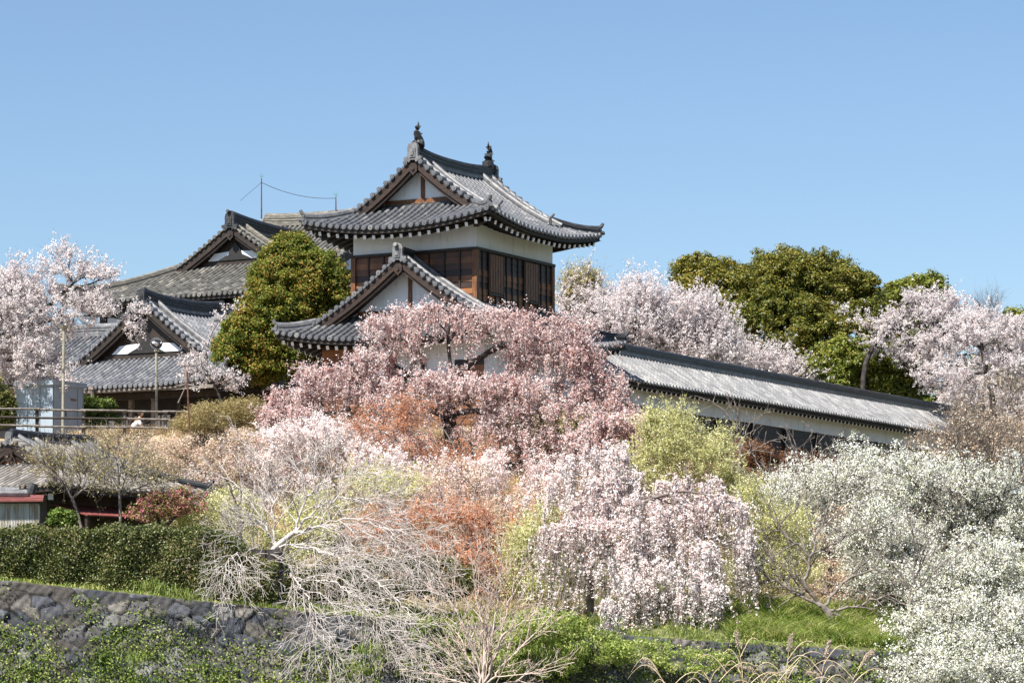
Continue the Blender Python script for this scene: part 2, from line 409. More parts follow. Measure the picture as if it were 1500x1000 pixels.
def roof(parent, A, B, o, ze, rise, k=.25, g_=None, up=.5, pitch=.335, style='irimoya', inset=.35, rl=.25, oe=None,
         rh=.5, rw=.30, name='roof', label=None, fish=False, tile=None, pan=None, ridge=None, ridge_l=None, board=None,
         ped=True, rafters=True, rsp=.45, bar_h=.24, onis=1.0, rows_end=True, fascia_m=None, toribusuma=False, rr=.088, ped_mat=None, thick=.24, oni_mat=None):
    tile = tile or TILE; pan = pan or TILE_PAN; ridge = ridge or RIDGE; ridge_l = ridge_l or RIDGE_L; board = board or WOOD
    oe = o if oe is None else oe
    D = B+o; X1 = A+oe
    irim = style == 'irimoya'
    if not irim: g_ = X1
    dug = X1 - g_
    def prof(d):
        u = 1-np.clip(d, 0, D)/D; return rise*(1-(u+k*u*(1-u)))
    def lift(x, y):
        if not irim: return 0.0
        ca = max(0, 1-(X1-abs(x))/4.2); cb = max(0, 1-(D-abs(y))/4.2)
        return up*(ca*cb)**1.7
    def zl(x, y):      # long slopes
        z = ze + float(prof(D-abs(y))) + lift(x, y)
        if abs(x) <= g_+1e-6: z += rl*(abs(x)/g_)**2.6*max(0,(1-abs(y)/D))**.8
        return z
    def zs(x, y):      # end slopes
        return ze + float(prof(X1-abs(x))) + lift(x, y)
    M = MB()
    TL = .30
    def strip_pts(kind, c, sgn, L, n):
        out = []
        for i in range(n+1):
            d = L*i/n
            if kind == 'l':
                y = sgn*(D-d); out.append((c, y, zl(c, y)))
            else:
                x = sgn*(X1-d); out.append((x, c, zs(x, c)))
        return out
    def Lof(kind, c):
        if kind == 'l': return D if abs(c) <= g_+1e-6 else max(0.0, X1-abs(c))
        return min(dug+inset+.12, max(0.0, D-abs(c)))
    for kind, half, sg in [('l', X1, 1), ('l', X1, -1)] + ([('s', D, 1), ('s', D, -1)] if irim else []):
        nr = int(round(2*half/pitch)); pt = 2*half/nr
        edges = [-half + pt*i for i in range(nr+1)]
        cuts = edges[:]
        if kind == 'l' and irim: cuts = sorted(set(cuts+[g_, -g_, g_+1e-4, -g_-1e-4]))
        n = max(3, int(Lof(kind, 0)/TL))
        # pan tiles, with the lip of every course
        for a, b in zip(cuts[:-1], cuts[1:]):
            if b-a < 2e-4: continue
            La, Lb = Lof(kind, a+1e-5*(b-a)), Lof(kind, b-1e-5*(b-a))
            if kind == 'l' and irim:
                mid = (a+b)/2
                if abs(mid) < g_: La = Lb = D
                else: La, Lb = X1-abs(a), X1-abs(b)
            pa, pb = strip_pts(kind, a, sg, La, n), strip_pts(kind, b, sg, Lb, n)
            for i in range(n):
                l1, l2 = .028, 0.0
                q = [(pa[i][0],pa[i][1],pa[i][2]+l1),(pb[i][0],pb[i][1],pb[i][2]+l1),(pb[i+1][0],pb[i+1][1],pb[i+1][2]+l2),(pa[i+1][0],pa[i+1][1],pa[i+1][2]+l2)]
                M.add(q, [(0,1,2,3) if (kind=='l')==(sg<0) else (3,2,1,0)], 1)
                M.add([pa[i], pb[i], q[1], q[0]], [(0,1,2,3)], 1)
            # underside
            th = thick
            M.add([(p[0],p[1],p[2]-th) for p in (pa[0],pb[0],pb[n//2],pa[n//2],pa[n],pb[n])], [(0,1,2,3),(3,2,5,4)], 2)
        # round tile rows
        for i in range(nr):
            c = (edges[i]+edges[i+1])/2
            L = Lof(kind, c)
            if L < .12: continue
            nt_ = max(1, int(round(L/TL)))
            for q in range(nt_):
                d0, d1 = L*q/nt_, L*(q+1)/nt_
                ring = []
                for d, r in ((d0, rr*1.12), (d1+.01, rr*.92)):
                    if kind == 'l': y = sg*(D-d); base = np.array([c, y, zl(c, y)]); ax = np.array([1.,0,0])
                    else: x = sg*(X1-d); base = np.array([x, c, zs(x, c)]); ax = np.array([0,1.,0])
                    for a in (0, 36, 72, 108, 144, 180):
                        ar = math.radians(a)
                        ring.append(base + ax*math.cos(ar)*r + np.array([0,0,1])*(math.sin(ar)*r*1.15+.025))
                M.add(ring, [(j, j+1, j+7, j+6) for j in range(5)] + [(0,1,2,3,4,5)], 0)
            # end disc
            if rows_end:
                if kind == 'l': y = sg*D; b0 = np.array([c, y, zl(c, y)]); dr = np.array([0, sg, 0.])
                else: x = sg*X1; b0 = np.array([x, c, zs(x, c)]); dr = np.array([sg, 0, 0.])
                M.tube([b0-dr*.05+(0,0,.02), b0+dr*.05+(0,0,.02)], rr*1.28, 10, True, 0)
                M.tube([b0+dr*.05+(0,0,.02), b0+dr*.062+(0,0,.02)], rr*.7, 8, True, 0)
    R = M.build(name, [tile, pan, WOOD_BLACK], parent)
    if label: R['label'] = label
    # eave fascia (curved board under the tiles) per side
    fm = fascia_m or WOOD_D
    for kind, half, sg in [('l', X1, 1), ('l', X1, -1)] + ([('s', D, 1), ('s', D, -1)] if irim else []):
        fb = MB(); n = max(8, int(half*2/.6)); hh = half-.06
        pts = []
        for i in range(n+1):
            c = -hh+2*hh*i/n
            if kind == 'l': pts.append((c, sg*(D-.07), zl(c, sg*D)))
            else: pts.append((sg*(X1-.07), c, zs(sg*X1, c)))
        fb.bar(pts, .1, .07, 1, z0=-.07)
        fb.bar([(p[0]-(sg*.06 if kind=='s' else 0), p[1]-(sg*.06 if kind=='l' else 0), p[2]) for p in pts], .1, .17, 0, z0=-.245)
        fb.build('eave_board', [fm, pan], R)
    if rafters:
        rm = MB(); rm.box(-.06,.06,-1,0,-.08,.08,0); rm.box(-.064,.064,0,.03,-.085,.085,1)
        rme = None
        for kind, half, wallh, sg in ([('l', A, 0, -1), ('l', A, 0, 1)] if rafters != 'front' else [('l', A, 0, -1)]) + ([('s', B, 0, -1)] if irim else []):
            full = half + (o if kind == 's' else (oe if irim else 0)) - .35
            n = int(2*full/rsp)
            for i in range(n+1):
                c = -full+2*full*i/n
                over = o if kind == 'l' else oe
                out_d = .22; in_d = over+.15
                # near a corner the rafter is cut by the hip
                if irim:
                    past = abs(c)-half
                    if past > 0: in_d = max(over+.15-past, .55)
                if kind == 'l': p0 = np.array([c, sg*(D-out_d), zl(c, sg*D)]); p1 = np.array([c, sg*(D-in_d), zl(c, sg*(D))+prof(in_d)*.55])
                else: p0 = np.array([sg*(X1-out_d), c, zs(sg*X1, c)]); p1 = np.array([sg*(X1-in_d), c, zs(sg*X1, c)+prof(in_d)*.55])
                p0[2] -= .37; p1[2] -= .37
                if rme is None:
                    ob = rm.build('rafter', [WOOD_BLACK, WHITE], R); rme = ob.data
                else:
                    ob = link(bpy.data.objects.new('rafter', rme), R)
                d = Vector(p0-p1)
                ob.location = Vector(p0); ob.scale = (1, d.length, 1)
                yaw = math.atan2(-d.x, d.y); pit = math.asin(max(-1,min(1,d.z/d.length)))
                ob.rotation_euler = (pit, 0, yaw)
    # main ridge
    rb = MB(); n = 26
    gx = g_-.06 if irim else g_-.02
    pts = [(-gx+2*gx*i/n, 0, 0) for i in range(n+1)]
    pts = [(x, 0, zl(x, 0)-.05) for x, _, _ in pts]
    rb.bar(pts, rw*1.35, .14, 1); rb.bar([(a,b,c+.14) for a,b,c in pts], rw, rh-.14, 0, layers=max(3, int(rh/.09)))
    rb.tube([(a,b,c+rh+.02) for a,b,c in pts], rw*.36, 8, True, 0)
    rb.build('ridge', [ridge, ridge_l], R)
    ztop = zl(gx, 0)-.05
    for e in (-1, 1):
        om = MB(); oni(om, (e*(gx+.10), 0, ztop-.12), (0, -1.0*e, 0), (0,0,1), onis)
        if toribusuma:
            om.tube([(e*(gx-.15), 0, ztop+rh+.02), (e*(gx+.2), 0, ztop+rh+.06), (e*(gx+.36), 0, ztop+rh+.12)], .095, 10)
        om.build('ridge_end_tile', oni_mat or ridge_l, R)
        if fish:
            fmb = MB(); shachi(fmb, (e*(gx-.28), 0, ztop+rh-.05), e*-1, .92); fmb.build('fish_finial', ridge, R)
    # gables
    def vpts(e, s, x, d0, d1, dz, n=14):
        return [(x, s*(D-(d0+(d1-d0)*i/n)), zl(min(abs(x), g_)*e, s*(D-(d0+(d1-d0)*i/n)))+dz) for i in range(n+1)]
    for e in (-1, 1):
        dlow = dug if irim else 0.0
        vt = MB()
        for s in (-1, 1):
            # short round tiles along the verge
            L = D-dlow; nv = int(L/.31)
            for i in range(nv+1):
                d = dlow+.05+(L-.1)*i/nv
                y = s*(D-d); z = zl(e*g_, y)
                x0, x1 = e*(g_+.10), e*(g_-.42)
                vt.tube([(x0, y, z+.075), (x1, y, z+.09)], rr*1.25, 9, True, 0)
                vt.tube([(x0+e*.012, y, z+.075), (x0, y, z+.075)], rr*.75, 8, True, 0)
            vt.bar(vpts(e, s, e*(g_-.16), dlow*.8, D-.05, .0), .34, .12, 0)
            vt.tube(vpts(e, s, e*(g_-.34), dlow*.6, D-.05, .19), .085, 8, True, 1)
            # long bands beside the verge
            for xo, w, h in ((.50,.15,.15),(.72,.15,.15)):
                vt.bar(vpts(e, s, e*(g_-xo), dlow*.6, D-.12, .02), w, h, 1)
        vt.build('verge_tiling', [tile, ridge_l], R)
        for s in (-1, 1):
            bb = MB()
            bb.bar(vpts(e, s, e*(g_-.06), max(0,dlow-.35), D-.02, -.06), .10, .36, 0, z0=-.34)
            bb.bar(vpts(e, s, e*(g_-.17), max(0,dlow-.1), D-.02, -.06), .16, .48, 0, z0=-.48)
            bb.build('bargeboard', [board], R)
            # descending ridge
            if irim:
                kr = MB(); pts = vpts(e, s, e*(g_-1.12), dlow*.75, D-.1, 0.0)
                kr.bar(pts, .24, bar_h, 0, layers=3); kr.tube([(a,b,c+bar_h+.02) for a,b,c in pts], .09, 8, True, 0)
                p = np.array(pts[0])
                oni(kr, p+np.array([0, s*.04, .0]), (s*1.0, 0, 0), (0,0,1), .55, 0)
                kr.tube([p+(0,0,.36), p+(0,s*.16,.46), p+(0,s*.26,.56)], .06, 8)
                kr.build('descending_ridge', [ridge_l], R)
        if ped:
            pm = MB(); xw = e*(g_-inset)
            zb = ze+float(prof(dug+inset)) if irim else ze+float(prof(o))-.3
            ylim = D-dlow-.1 if irim else B
            nn = 16; ol = []
            for i in range(nn+1):
                y = -ylim+2*ylim*i/nn; ol.append((y, max(zb, zl(e*g_, y)-.16)))
            ol = [(-ylim, zb-.3)] + ol + [(ylim, zb-.3)]
            pm.plate(ol, .12, (xw, 0, 0), (0,1,0), (0,0,1))
            pm.build('gable_wall', ped_mat or PLASTER, R)
            if ped_mat and irim:
                px_ = MB(); hb = [(-ylim*.52,zb+.28),(ylim*.52,zb+.28),(ylim*.40,zb+.66),(0,zb+.76),(-ylim*.40,zb+.66)]
                px_.plate(hb, .06, (xw-e*-1*.09, 0, 0), (0,1,0), (0,0,1)); px_.build('gable_panel', PLASTER, R)
                fg = MB(); fg.plate([(-1.1,zb+.26),(-.8,zb+.40),(-.42,zb+.55),(-.3,zb+.85),(0,zb+1.2),(.3,zb+.85),(.42,zb+.55),(.8,zb+.40),(1.1,zb+.26)], .08, (xw+e*.15, 0, 0), (0,1,0), (0,0,1)); fg.build('frog_leg_strut', WOOD_BLACK, R)
            if irim:
                gb = MB(); yl = ylim*.62
                gb.box(xw-.13, xw+.13, -yl, yl, zb+.02, zb+.22); gb.build('gable_beam', WOOD_D if ped_mat else WOOD_O, R)
                gp = MB(); ped_mat or gp.box(xw-.12, xw+.12, -.09, .09, zb+.22, zl(e*g_, 0)-.5); ped_mat or gp.build('gable_post', WOOD_O, R)
                fl = MB(); fl.bar([(e*(g_-inset+.2), -ylim*.72, zb-.22), (e*(g_-inset+.2), ylim*.72, zb-.22)], .22, .2, 0, layers=2); fl.build('flashing_course', [ridge], R)
            pe = MB(); zt = zl(e*g_, 0)-.30
            pe.plate([(-.10,0),(-.2,-.12),(-.19,-.34),(-.07,-.44),(0,-.52),(.07,-.44),(.19,-.34),(.2,-.12),(.10,0)], .08, (e*(g_+.02), 0, zt), (0, -e*1.0, 0), (0,0,1))
            pe.tube([(e*(g_+.05),0,zt-.24),(e*(g_+.11),0,zt-.24)], .075, 8)
            pe.build('gable_pendant', WOOD_D if ped_mat else WOOD, R)
    # hip ridges
    if irim:
        for e in (-1, 1):
            for s in (-1, 1):
                hr = MB(); pts = []
                n = 9
                for i in range(n+1):
                    q = (dug+.1)*(1-i/n)+.10*(i/n)
                    x, y = e*(X1-q), s*(D-q)
                    pts.append((x, y, zs(x, y)+.0+.16*max(0,(i/n-.55))**1.5))
                hr.bar(pts, .24, bar_h+.02, 0, layers=3)
                hr.tube([(a,b,c+bar_h+.04) for a,b,c in pts], .09, 8)
                p = np.array(pts[-1]); dr = np.array([e*.7071, s*.7071, 0])
                hr.tube([p+(0,0,bar_h+.02), p+dr*.12+(0,0,bar_h+.10), p+dr*.2+(0,0,bar_h+.24)], [.09,.085,.07], 8)
                oni(hr, p+dr*.08-(0,0,.02), np.cross((0,0,1), dr)*-1, (0,0,1), .42, 0)
                hr.tube([p+dr*.02+(0,0,.0), p+dr*.26+(0,0,.06)], .085, 9)
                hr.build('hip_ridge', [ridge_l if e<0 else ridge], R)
                cr = MB()   # corner rafter
                x, y = e*(X1-.42), s*(D-.42)
                cr.bar([(e*(X1-o-.1), s*(D-o-.1), zs(e*X1, s*D)-.52+.0), (x, y, zs(e*X1, s*D)-.50)], .17, .2, 0)
                cr.bar([(x, y, zs(e*X1, s*D)-.50), (x+e*.012, y+s*.012, zs(e*X1, s*D)-.50)], .175, .21, 1)
                cr.build('corner_rafter', [WOOD_D, WHITE], R)
    return R, zl, zs
# ------------------------------------------------------------------ the turret
def boards(mb, x0, x1, y, z0, z1, face, m=0, hgt=.27, axis='x'):
    """lapped horizontal boards on a face; face=-1/+1 outward sign"""
    n = max(1, int(round((z1-z0)/hgt))); h = (z1-z0)/n
    for i in range(n):
        a, b = z0+i*h, z0+(i+1)*h
        o0, o1 = .035, .012
        if axis == 'x':
            vs = [(x0, y+face*o0, a), (x1, y+face*o0, a), (x1, y+face*o1, b), (x0, y+face*o1, b), (x0, y, a), (x1, y, a), (x1, y, b), (x0, y, b)]
        else:
            vs = [(y+face*o0, x0, a), (y+face*o0, x1, a), (y+face*o1, x1, b), (y+face*o1, x0, b), (y, x0, a), (y, x1, a), (y, x1, b), (y, x0, b)]
        mb.add(vs, [(0,1,2,3),(0,4,5,1),(3,2,6,7),(0,3,7,4),(1,5,6,2)], m)

GZ = 9.2
BOARD = M_isl('lapped_board', [(.016,.007,.004),(.045,.017,.007),(.11,.042,.014),(.28,.11,.035)], rough=.5, spec=.5, nscale=1.3, namt=.45)
tur = empty('castle_turret', (*CB(3.365, 3.045), GZ), ROT)
tag(tur, 'two storey castle turret with dark board upper storey, white plaster band and curved tiled roofs', 'castle turret')
A, B = 3.365, 3.045
# upper storey
w = MB(); w.box(-A+.02, A-.02, -B+.02, B-.02, 14.0-GZ, 17.02-GZ); w.build('wall', WOOD_BLACK, tur)
w = MB(); w.box(-A-.03, A+.03, -B-.03, B+.03, 17.05-GZ, 18.25-GZ); w.build('plaster_band', PLASTER, tur)
w = MB()
for y, f in ((-B, -1), (B, 1)):
    boards(w, -A, A, y, 14.3-GZ, 16.93-GZ, f)
for x, f in ((-A, -1), (A, 1)):
    boards(w, -B, B, x, 14.3-GZ, 16.93-GZ, f, axis='y')
w.build('board_cladding', BOARD, tur)
for x in (-A, A):
    for y in (-B, B):
        w = MB(); w.box(x-.11, x+.11, y-.11, y+.11, 14.2-GZ, 16.93-GZ); w.build('corner_post', WOOD_O, tur)
w = MB()
w.bar([(-A-.12,-B-.06,16.93-GZ),(A+.12,-B-.06,16.93-GZ)], .16, .12); w.bar([(-A-.12,B+.06,16.93-GZ),(A+.12,B+.06,16.93-GZ)], .16, .12)
w.bar([(-A-.06,-B+.04,16.932-GZ),(-A-.06,B-.04,16.932-GZ)], .16, .12); w.bar([(A+.06,-B+.04,16.932-GZ),(A+.06,B-.04,16.932-GZ)], .16, .12)
w.build('top_rail', WOOD_D, tur)
def batten(lx, ly, z0, z1, wx, wy, m, nm='batten'):
    q = MB(); q.box(lx-wx, lx+wx, ly-wy, ly+wy, z0, z1); return q.build(nm, m, tur)
for i in range(1, 13):                        # right-hand long face
    x = -A + 2*A*i/13
    if 2.0 < (i) < 4.9 or 8.0 < i < 10.9: 
        if i not in (4, 10): continue
    batten(x, -B-.045, 14.4-GZ, 16.93-GZ, .035, .028, WOOD)
for i in range(1, 8):                         # gable side face
    y = -B + 2*B*i/8
    batten(-A-.045, y, 14.4-GZ, 16.93-GZ, .028, .035, WOOD)
    batten(A+.045, y, 14.4-GZ, 16.93-GZ, .028, .035, WOOD)
for xc in (-A+1.62, -A+4.72):                 # slatted shutters
    q = MB()
    for k in range(5): 
        q.box(xc-.56+k*.225, xc-.56+k*.225+.185, -B-.125, -B-.06, 15.25-GZ, 16.86-GZ)
    sh = q.build('window_shutter', WOOD_O, tur)
    q = MB(); q.box(xc-.66, xc+.66, -B-.11, -B-.045, 15.12-GZ, 15.235-GZ); q.box(xc-.66,xc-.58,-B-.11,-B-.045,14.5-GZ,16.9-GZ); q.box(xc+.58,xc+.66,-B-.11,-B-.045,14.5-GZ,16.9-GZ); q.box(xc-.05,xc+.05,-B-.10,-B-.045,14.5-GZ,15.12-GZ)
    q.build('frame', WOOD, sh)
roof(tur, A, B, 1.65, 17.92-GZ, 2.95, k=.36, g_=A+.05, up=.5, style='irimoya', inset=.85, rl=.26, rh=.5, rw=.34, name='roof', fish=True, label='topmost curved hip and gable roof with fish finials', onis=1.05)
# lower roof, larger
A2, B2 = A+1.0, B+1.0
roof(tur, A2, B2, 1.5, 13.15-GZ, 3.4, k=.24, g_=A+1.3, up=.5, style='irimoya', inset=1.05, rl=.15, rh=.42, rw=.3, name='roof', label='wide lower roof with a large front gable', onis=1.0, toribusuma=True)
# trim where the lower roof meets the upper wall
w = MB(); zt = 14.62-GZ
w.bar([(-A-.05,-B-.13,zt),(A+.15,-B-.13,zt)], .2, .12); w.bar([(A+.15,-B-.03,zt+.002),(A+.15,B,zt+.002)], .2, .12)
w.build('flashing', RIDGE, tur)
# ground storey
w = MB(); w.box(-A2, A2, -B2, B2, 10.9-GZ, 13.6-GZ); w.build('wall', PLASTER, tur)
w = MB()
boards(w, 1.75, B2, -A2-.002, 10.95-GZ, 13.45-GZ, -1, axis='y'); w.build('board_panel', BOARD, tur); w = MB(); boards(w, -B2, -2.6, -A2-.002, 10.95-GZ, 12.2-GZ, -1, axis='y')
w.build('board_panel', BOARD, tur)
w = MB(); w.box(-A2+.05, A2-.05, -B2+.05, B2-.05, 9.15-GZ, 10.895-GZ); w.build('board_wall', WOOD_BLACK, tur)
w = MB()
for y, f in ((-B2+.05, -1), (B2-.05, 1)): boards(w, -A2, A2, y, 9.2-GZ, 10.85-GZ, f)
for x, f in ((-A2+.05, -1), (A2-.05, 1)): boards(w, -B2, B2, x, 9.2-GZ, 10.85-GZ, f, axis='y')
w.build('board_cladding', WOOD_O, tur)
w = MB(); w.box(-A2-.10, -A2+.02, -2.1, 1.9, 10.75-GZ, 11.55-GZ)
ww = w.build('window', WOOD_BLACK, tur)
w = MB()
for k in range(14): w.box(-A2-.15, -A2-.103, -2.0+k*.29, -1.93+k*.29, 10.8-GZ, 11.5-GZ)
w.build('lattice', WOOD_D, ww)
w = MB(); w.box(-A2-.16, -A2-.02, -2.3, 2.1, 11.56-GZ, 11.68-GZ); w.build('lintel', WOOD_BLACK, ww)
for y in (-1.1, .3):
    q = MB(); q.tube([(-A2-.05,y,11.75-GZ),(-A2-.18,y,12.1-GZ),(-A2-.5,y,12.65-GZ),(-A2-.95,y,12.9-GZ)], .09, 6); q.build('eave_bracket', WOOD, tur)

# stone base of the turret (battered, of pale stones)
def tbase(u, w):
    X = np.empty(u.shape); Y = np.empty(u.shape); e = 4.7
    L1 = 2*4.35+.6; 
    a = u < L1
    bt = w*.28
    X = np.where(a, -4.75-bt, -4.75-bt+(u-L1)+ .0)
    Yl = np.where(a, 4.35-u+.3, -4.35-.3-bt)
    # keep the corner closed
    X = np.where(a, X, np.maximum(X, -4.75-bt)); Yl = np.where(a, np.where(u > L1-.6, np.minimum(Yl, 4.35-u+.3)-bt*np.clip((u-(L1-.6))/.6,0,1), Yl), Yl)
    Z = -w + .02
    Nn = np.where(a[...,None], np.array([-.95,0,.3]), np.array([0,-.95,.3]))
    return np.stack([X, Yl, Z], -1), Nn
tb = stone_face('stone_base', tbase, 2*4.35+.6+9.6, 4.2, .09, .75, 23, tur, depth=.22, capw=.9,
                cols=[(.24,.19,.15),(.32,.26,.20),(.38,.31,.25),(.20,.18,.17),(.34,.25,.18)])

# ------------------------------------------------------------------ the long gallery
gl = empty('gallery', (*CB(33.9, 1.0), GZ), ROT)
tag(gl, 'long low castle gallery with silver tiled roof and white plaster wall beside the turret', 'gallery')
LA = 25.2
PALE_TILE = M_isl('silver_roof_tile', [(.12,.12,.125),(.17,.17,.175),(.21,.21,.212),(.30,.295,.285)], rough=0.42, spec=0.6, nscale=.8, namt=0.3)
roof(gl, LA, 1.5, 1.0, 12.22-GZ, 1.6, k=.12, style='kirizuma', oe=.5, up=0, rl=.05, rh=.44, rw=.34, name='roof', rafters=False, inset=.5, onis=.7, tile=PALE_TILE, rr=.07, thick=.16)
w = MB(); w.box(-LA, LA, -1.5, 1.5, 11.28-GZ, 12.6-GZ); w.build('plaster_wall', PLASTER_W, gl)
w = MB(); w.box(-LA+.05, LA-.05, -1.42, 1.42, 9.0-GZ, 11.275-GZ); boards(w, -LA, LA, -1.42, 9.05-GZ, 11.2-GZ, -1); w.build('board_wall', WOOD_D, gl)
rm = MB(); rm.box(-.05,.05,-.85,0,-.07,.07,0); rm.box(-.054,.054,0,.03,-.075,.075,1); rme = None
for i in range(100):
    x = -LA+.3+(2*LA-.6)*i/99
    ob = rm.build('rafter', [WOOD_BLACK, WHITE], gl) if rme is None else link(bpy.data.objects.new('rafter', rme), gl)
    rme = ob.data; ob.location = (x, -2.28, 11.93-GZ); ob.rotation_euler = (math.radians(-24), 0, math.pi)
for i in range(13):
    q = MB(); x = -LA+2+i*4; q.box(x-.09,x+.09,-1.62,-1.49,9.1-GZ,11.28-GZ); q.build('post', WOOD_BLACK, gl)
def gbase(u, w):
    Nn = np.zeros(u.shape+(3,)); Nn[...,1] = -.92; Nn[...,2] = .35
    return np.stack([-LA-.3+u, -1.85-w*.35, -w+.0], -1), Nn
stone_face('stone_base', gbase, 2*LA+.6, 2.6, .12, .8, 31, gl, depth=.25, capw=1.2, cols=[(.10,.055,.035),(.16,.09,.055),(.07,.05,.04),(.2,.13,.09)])

# ------------------------------------------------------------------ great hall (far) and entrance hall (nearer)
def hall_pos(px, Y, t):    # ridge front end given; returns centre t further back
    x = PX(px, Y); return np.array([x, Y]) + t*np.array([RX, RY])
hc = hall_pos(336, 160, 6.5)
hall = empty('castle_hall', (*hc, GZ), ROT)
tag(hall, 'great hall with weathered grey tiled gable roof rising behind the evergreen tree', 'hall')
hr_, _, _ = roof(hall, 9.5, 6.4, 1.7, 17.95-GZ, 3.9, k=.38, g_=6.4, up=.7, oe=1.5, style='irimoya', inset=.6, rl=.3, rh=.65, rw=.45, name='roof', tile=TILE_OLD, pan=TILE_PAN, ridge=RIDGE, ridge_l=RIDGE_OLD, rafters=False, onis=1.15, toribusuma=True, bar_h=.35, board=WOOD_D, pitch=.32, rr=.085, ped_mat=WOOD_D, oni_mat=RIDGE)
w = MB(); w.box(-9.3, 9.3, -6.3, 6.3, 0, 18.3-GZ); w.build('wall', WOOD_BLACK, hall)
w = MB(); 
for k in range(9): w.box(-9.42, -9.31, -6.2+k*1.5, -6.0+k*1.5, 0, 17.9-GZ)
w.build('wall_framing', WOOD_D, hall)
w = MB()
for k in range(8): w.box(-9.36, -9.305, -5.95+k*1.5, -4.75+k*1.5, 15.9-GZ, 17.3-GZ)
w.build('plaster_panel', PLASTER_W, hall)
cx = empty('hall_wing', (*(hc + 1.5*np.array([RX,RY]) + 0.8*np.array([RY,-RX])), GZ), ROT+math.pi/2)
tag(cx, 'rear wing of the great hall, its level weathered ridge crossing behind the gable roof', 'hall')
roof(cx, 3.3, 4.2, 1.2, 20.15-GZ, 3.0, k=.2, style='kirizuma', oe=.6, up=0, rl=.15, rh=.55, rw=.4, name='roof', tile=TILE_OLD, ridge=RIDGE_OLD, ridge_l=RIDGE_OLD, rafters=False, inset=.6, onis=.8, pitch=.32, board=WOOD_D)
w = MB(); w.box(-3.2, 3.2, -4.1, 4.1, 0, 20.5-GZ); w.build('wall', WOOD_BLACK, cx)

ec = hall_pos(207, 145, 3.4)
ent = empty('entrance_hall', (*ec, GZ), ROT)
tag(ent, 'entrance hall with clean grey tiled gable roof, dark timber porch and white sliding panels', 'hall')
roof(ent, 4.6, 5.2, 1.45, 12.2-GZ, 4.05, k=.34, g_=3.4, up=.35, oe=1.4, style='irimoya', inset=.55, rl=.25, rh=.55, rw=.4, name='roof', tile=M_isl('grey_roof_tile', [(.10,.104,.118),(.13,.135,.15),(.155,.16,.175),(.24,.24,.245)], .4, .7, nscale=1, namt=.25), rafters=False, onis=.95, toribusuma=False, bar_h=.32, pitch=.29, board=WOOD_D, ped_mat=WOOD_D, oni_mat=RIDGE)
w = MB(); w.box(-3.0, 4.4, -5.0, 5.0, 0, 12.6-GZ); w.build('wall', WOOD_BLACK, ent)
for k, y in enumerate((-4.6,-3.0,-1.5,-.2,1.6,3.2,4.8)):
    q = MB(); q.box(-4.55,-4.35,y-.1,y+.1,0,12.1-GZ); q.build('porch_post', WOOD_G if k in (2,3) else WOOD_D, ent)
for k, y in enumerate((-4.3,-3.1,-.9,1.0,2.2)):
    q = MB(); q.box(-3.06,-3.0,y-.5,y+.5,.15,1.85); f_ = q.build('sliding_panel', PLASTER_W, ent)
    q = MB(); q.box(-3.10,-3.062,y-.02,y+.02,.15,1.85); q.box(-3.10,-3.062,y-.5,y+.5,.75,.8); q.build('panel_grid', WOOD_D, f_)
w = MB(); w.box(-4.6,-4.4,-5.2,5.2,11.7-GZ,12.0-GZ); w.build('porch_beam', WOOD_D, ent)
w = MB(); w.box(-5.95,-5.83,-5.9,5.9,11.93-GZ,12.09-GZ); w.build('eave_rail', WOOD_G, ent)
w = MB(); w.tube([(-6.05,.9,12.2-GZ),(-6.0,.9,11.7-GZ)], .09, 6); w.box(-6.15,-5.9,.75,1.05,12.1-GZ,12.25-GZ); w.build('rain_hopper', WOOD_G, ent)
ew = empty('hall_wing', (*(ec + 2.0*np.array([RX,RY]) + 2.5*np.array([-RY,RX])), GZ), ROT+math.pi/2)
tag(ew, 'side wing of the entrance hall, level grey ridge showing beyond both sides of its gable', 'hall')
roof(ew, 8.0, 4.8, 1.2, 12.65-GZ, 2.95, k=.2, style='kirizuma', oe=.8, up=0, rl=.2, rh=.5, rw=.4, name='roof', tile=TILE, ridge=RIDGE_L, ridge_l=RIDGE_L, rafters=False, inset=.6, onis=.8, pitch=.3, board=WOOD_D)
w = MB(); w.box(-7.8, 7.8, -4.7, 4.7, 0, 12.9-GZ); w.build('wall', WOOD_BLACK, ew)

# ------------------------------------------------------------------ lower left house
RED = M_surf('red_painted_metal', [(.16,.04,.035),(.22,.06,.05),(.24,.10,.08)], 3, .55)
WARM_TILE = M_isl('pale_brown_tile', [(.12,.11,.10),(.18,.165,.15),(.23,.215,.195),(.32,.30,.275)], .75, .3, nscale=1.2, namt=.35)
WARM_PAN = M_surf('brown_tile_bed', [(.10,.08,.065),(.20,.165,.13),(.30,.25,.2)], 3, .8, .4, 20)
HB = 3.1
hzr = math.atan2(.80, .60)
hx = np.array([PX(14, 104.5), 104.5]) + 2.0*np.array([.60,.80])
house = empty('farmhouse', (*hx, HB), hzr)
tag(house, 'old low house below the bank with pale brown tiled roof and red metal eaves', 'house')
roof(house, 3.0, 2.9, 1.0, 5.35-HB, 1.75, k=.08, g_=2.0, up=.08, oe=.9, style='irimoya', inset=.3, rl=.05, rh=.32, rw=.26, name='roof', tile=WARM_TILE, pan=WARM_PAN, ridge=RIDGE, ridge_l=RIDGE_L, rafters=False, onis=.6, pitch=.27, bar_h=.13, rr=.055, board=WOOD_D, toribusuma=False)
w = MB(); w.box(-2.9, 2.9, -2.7, 2.7, 0, 5.45-HB); w.build('wall', WOOD_D, house)
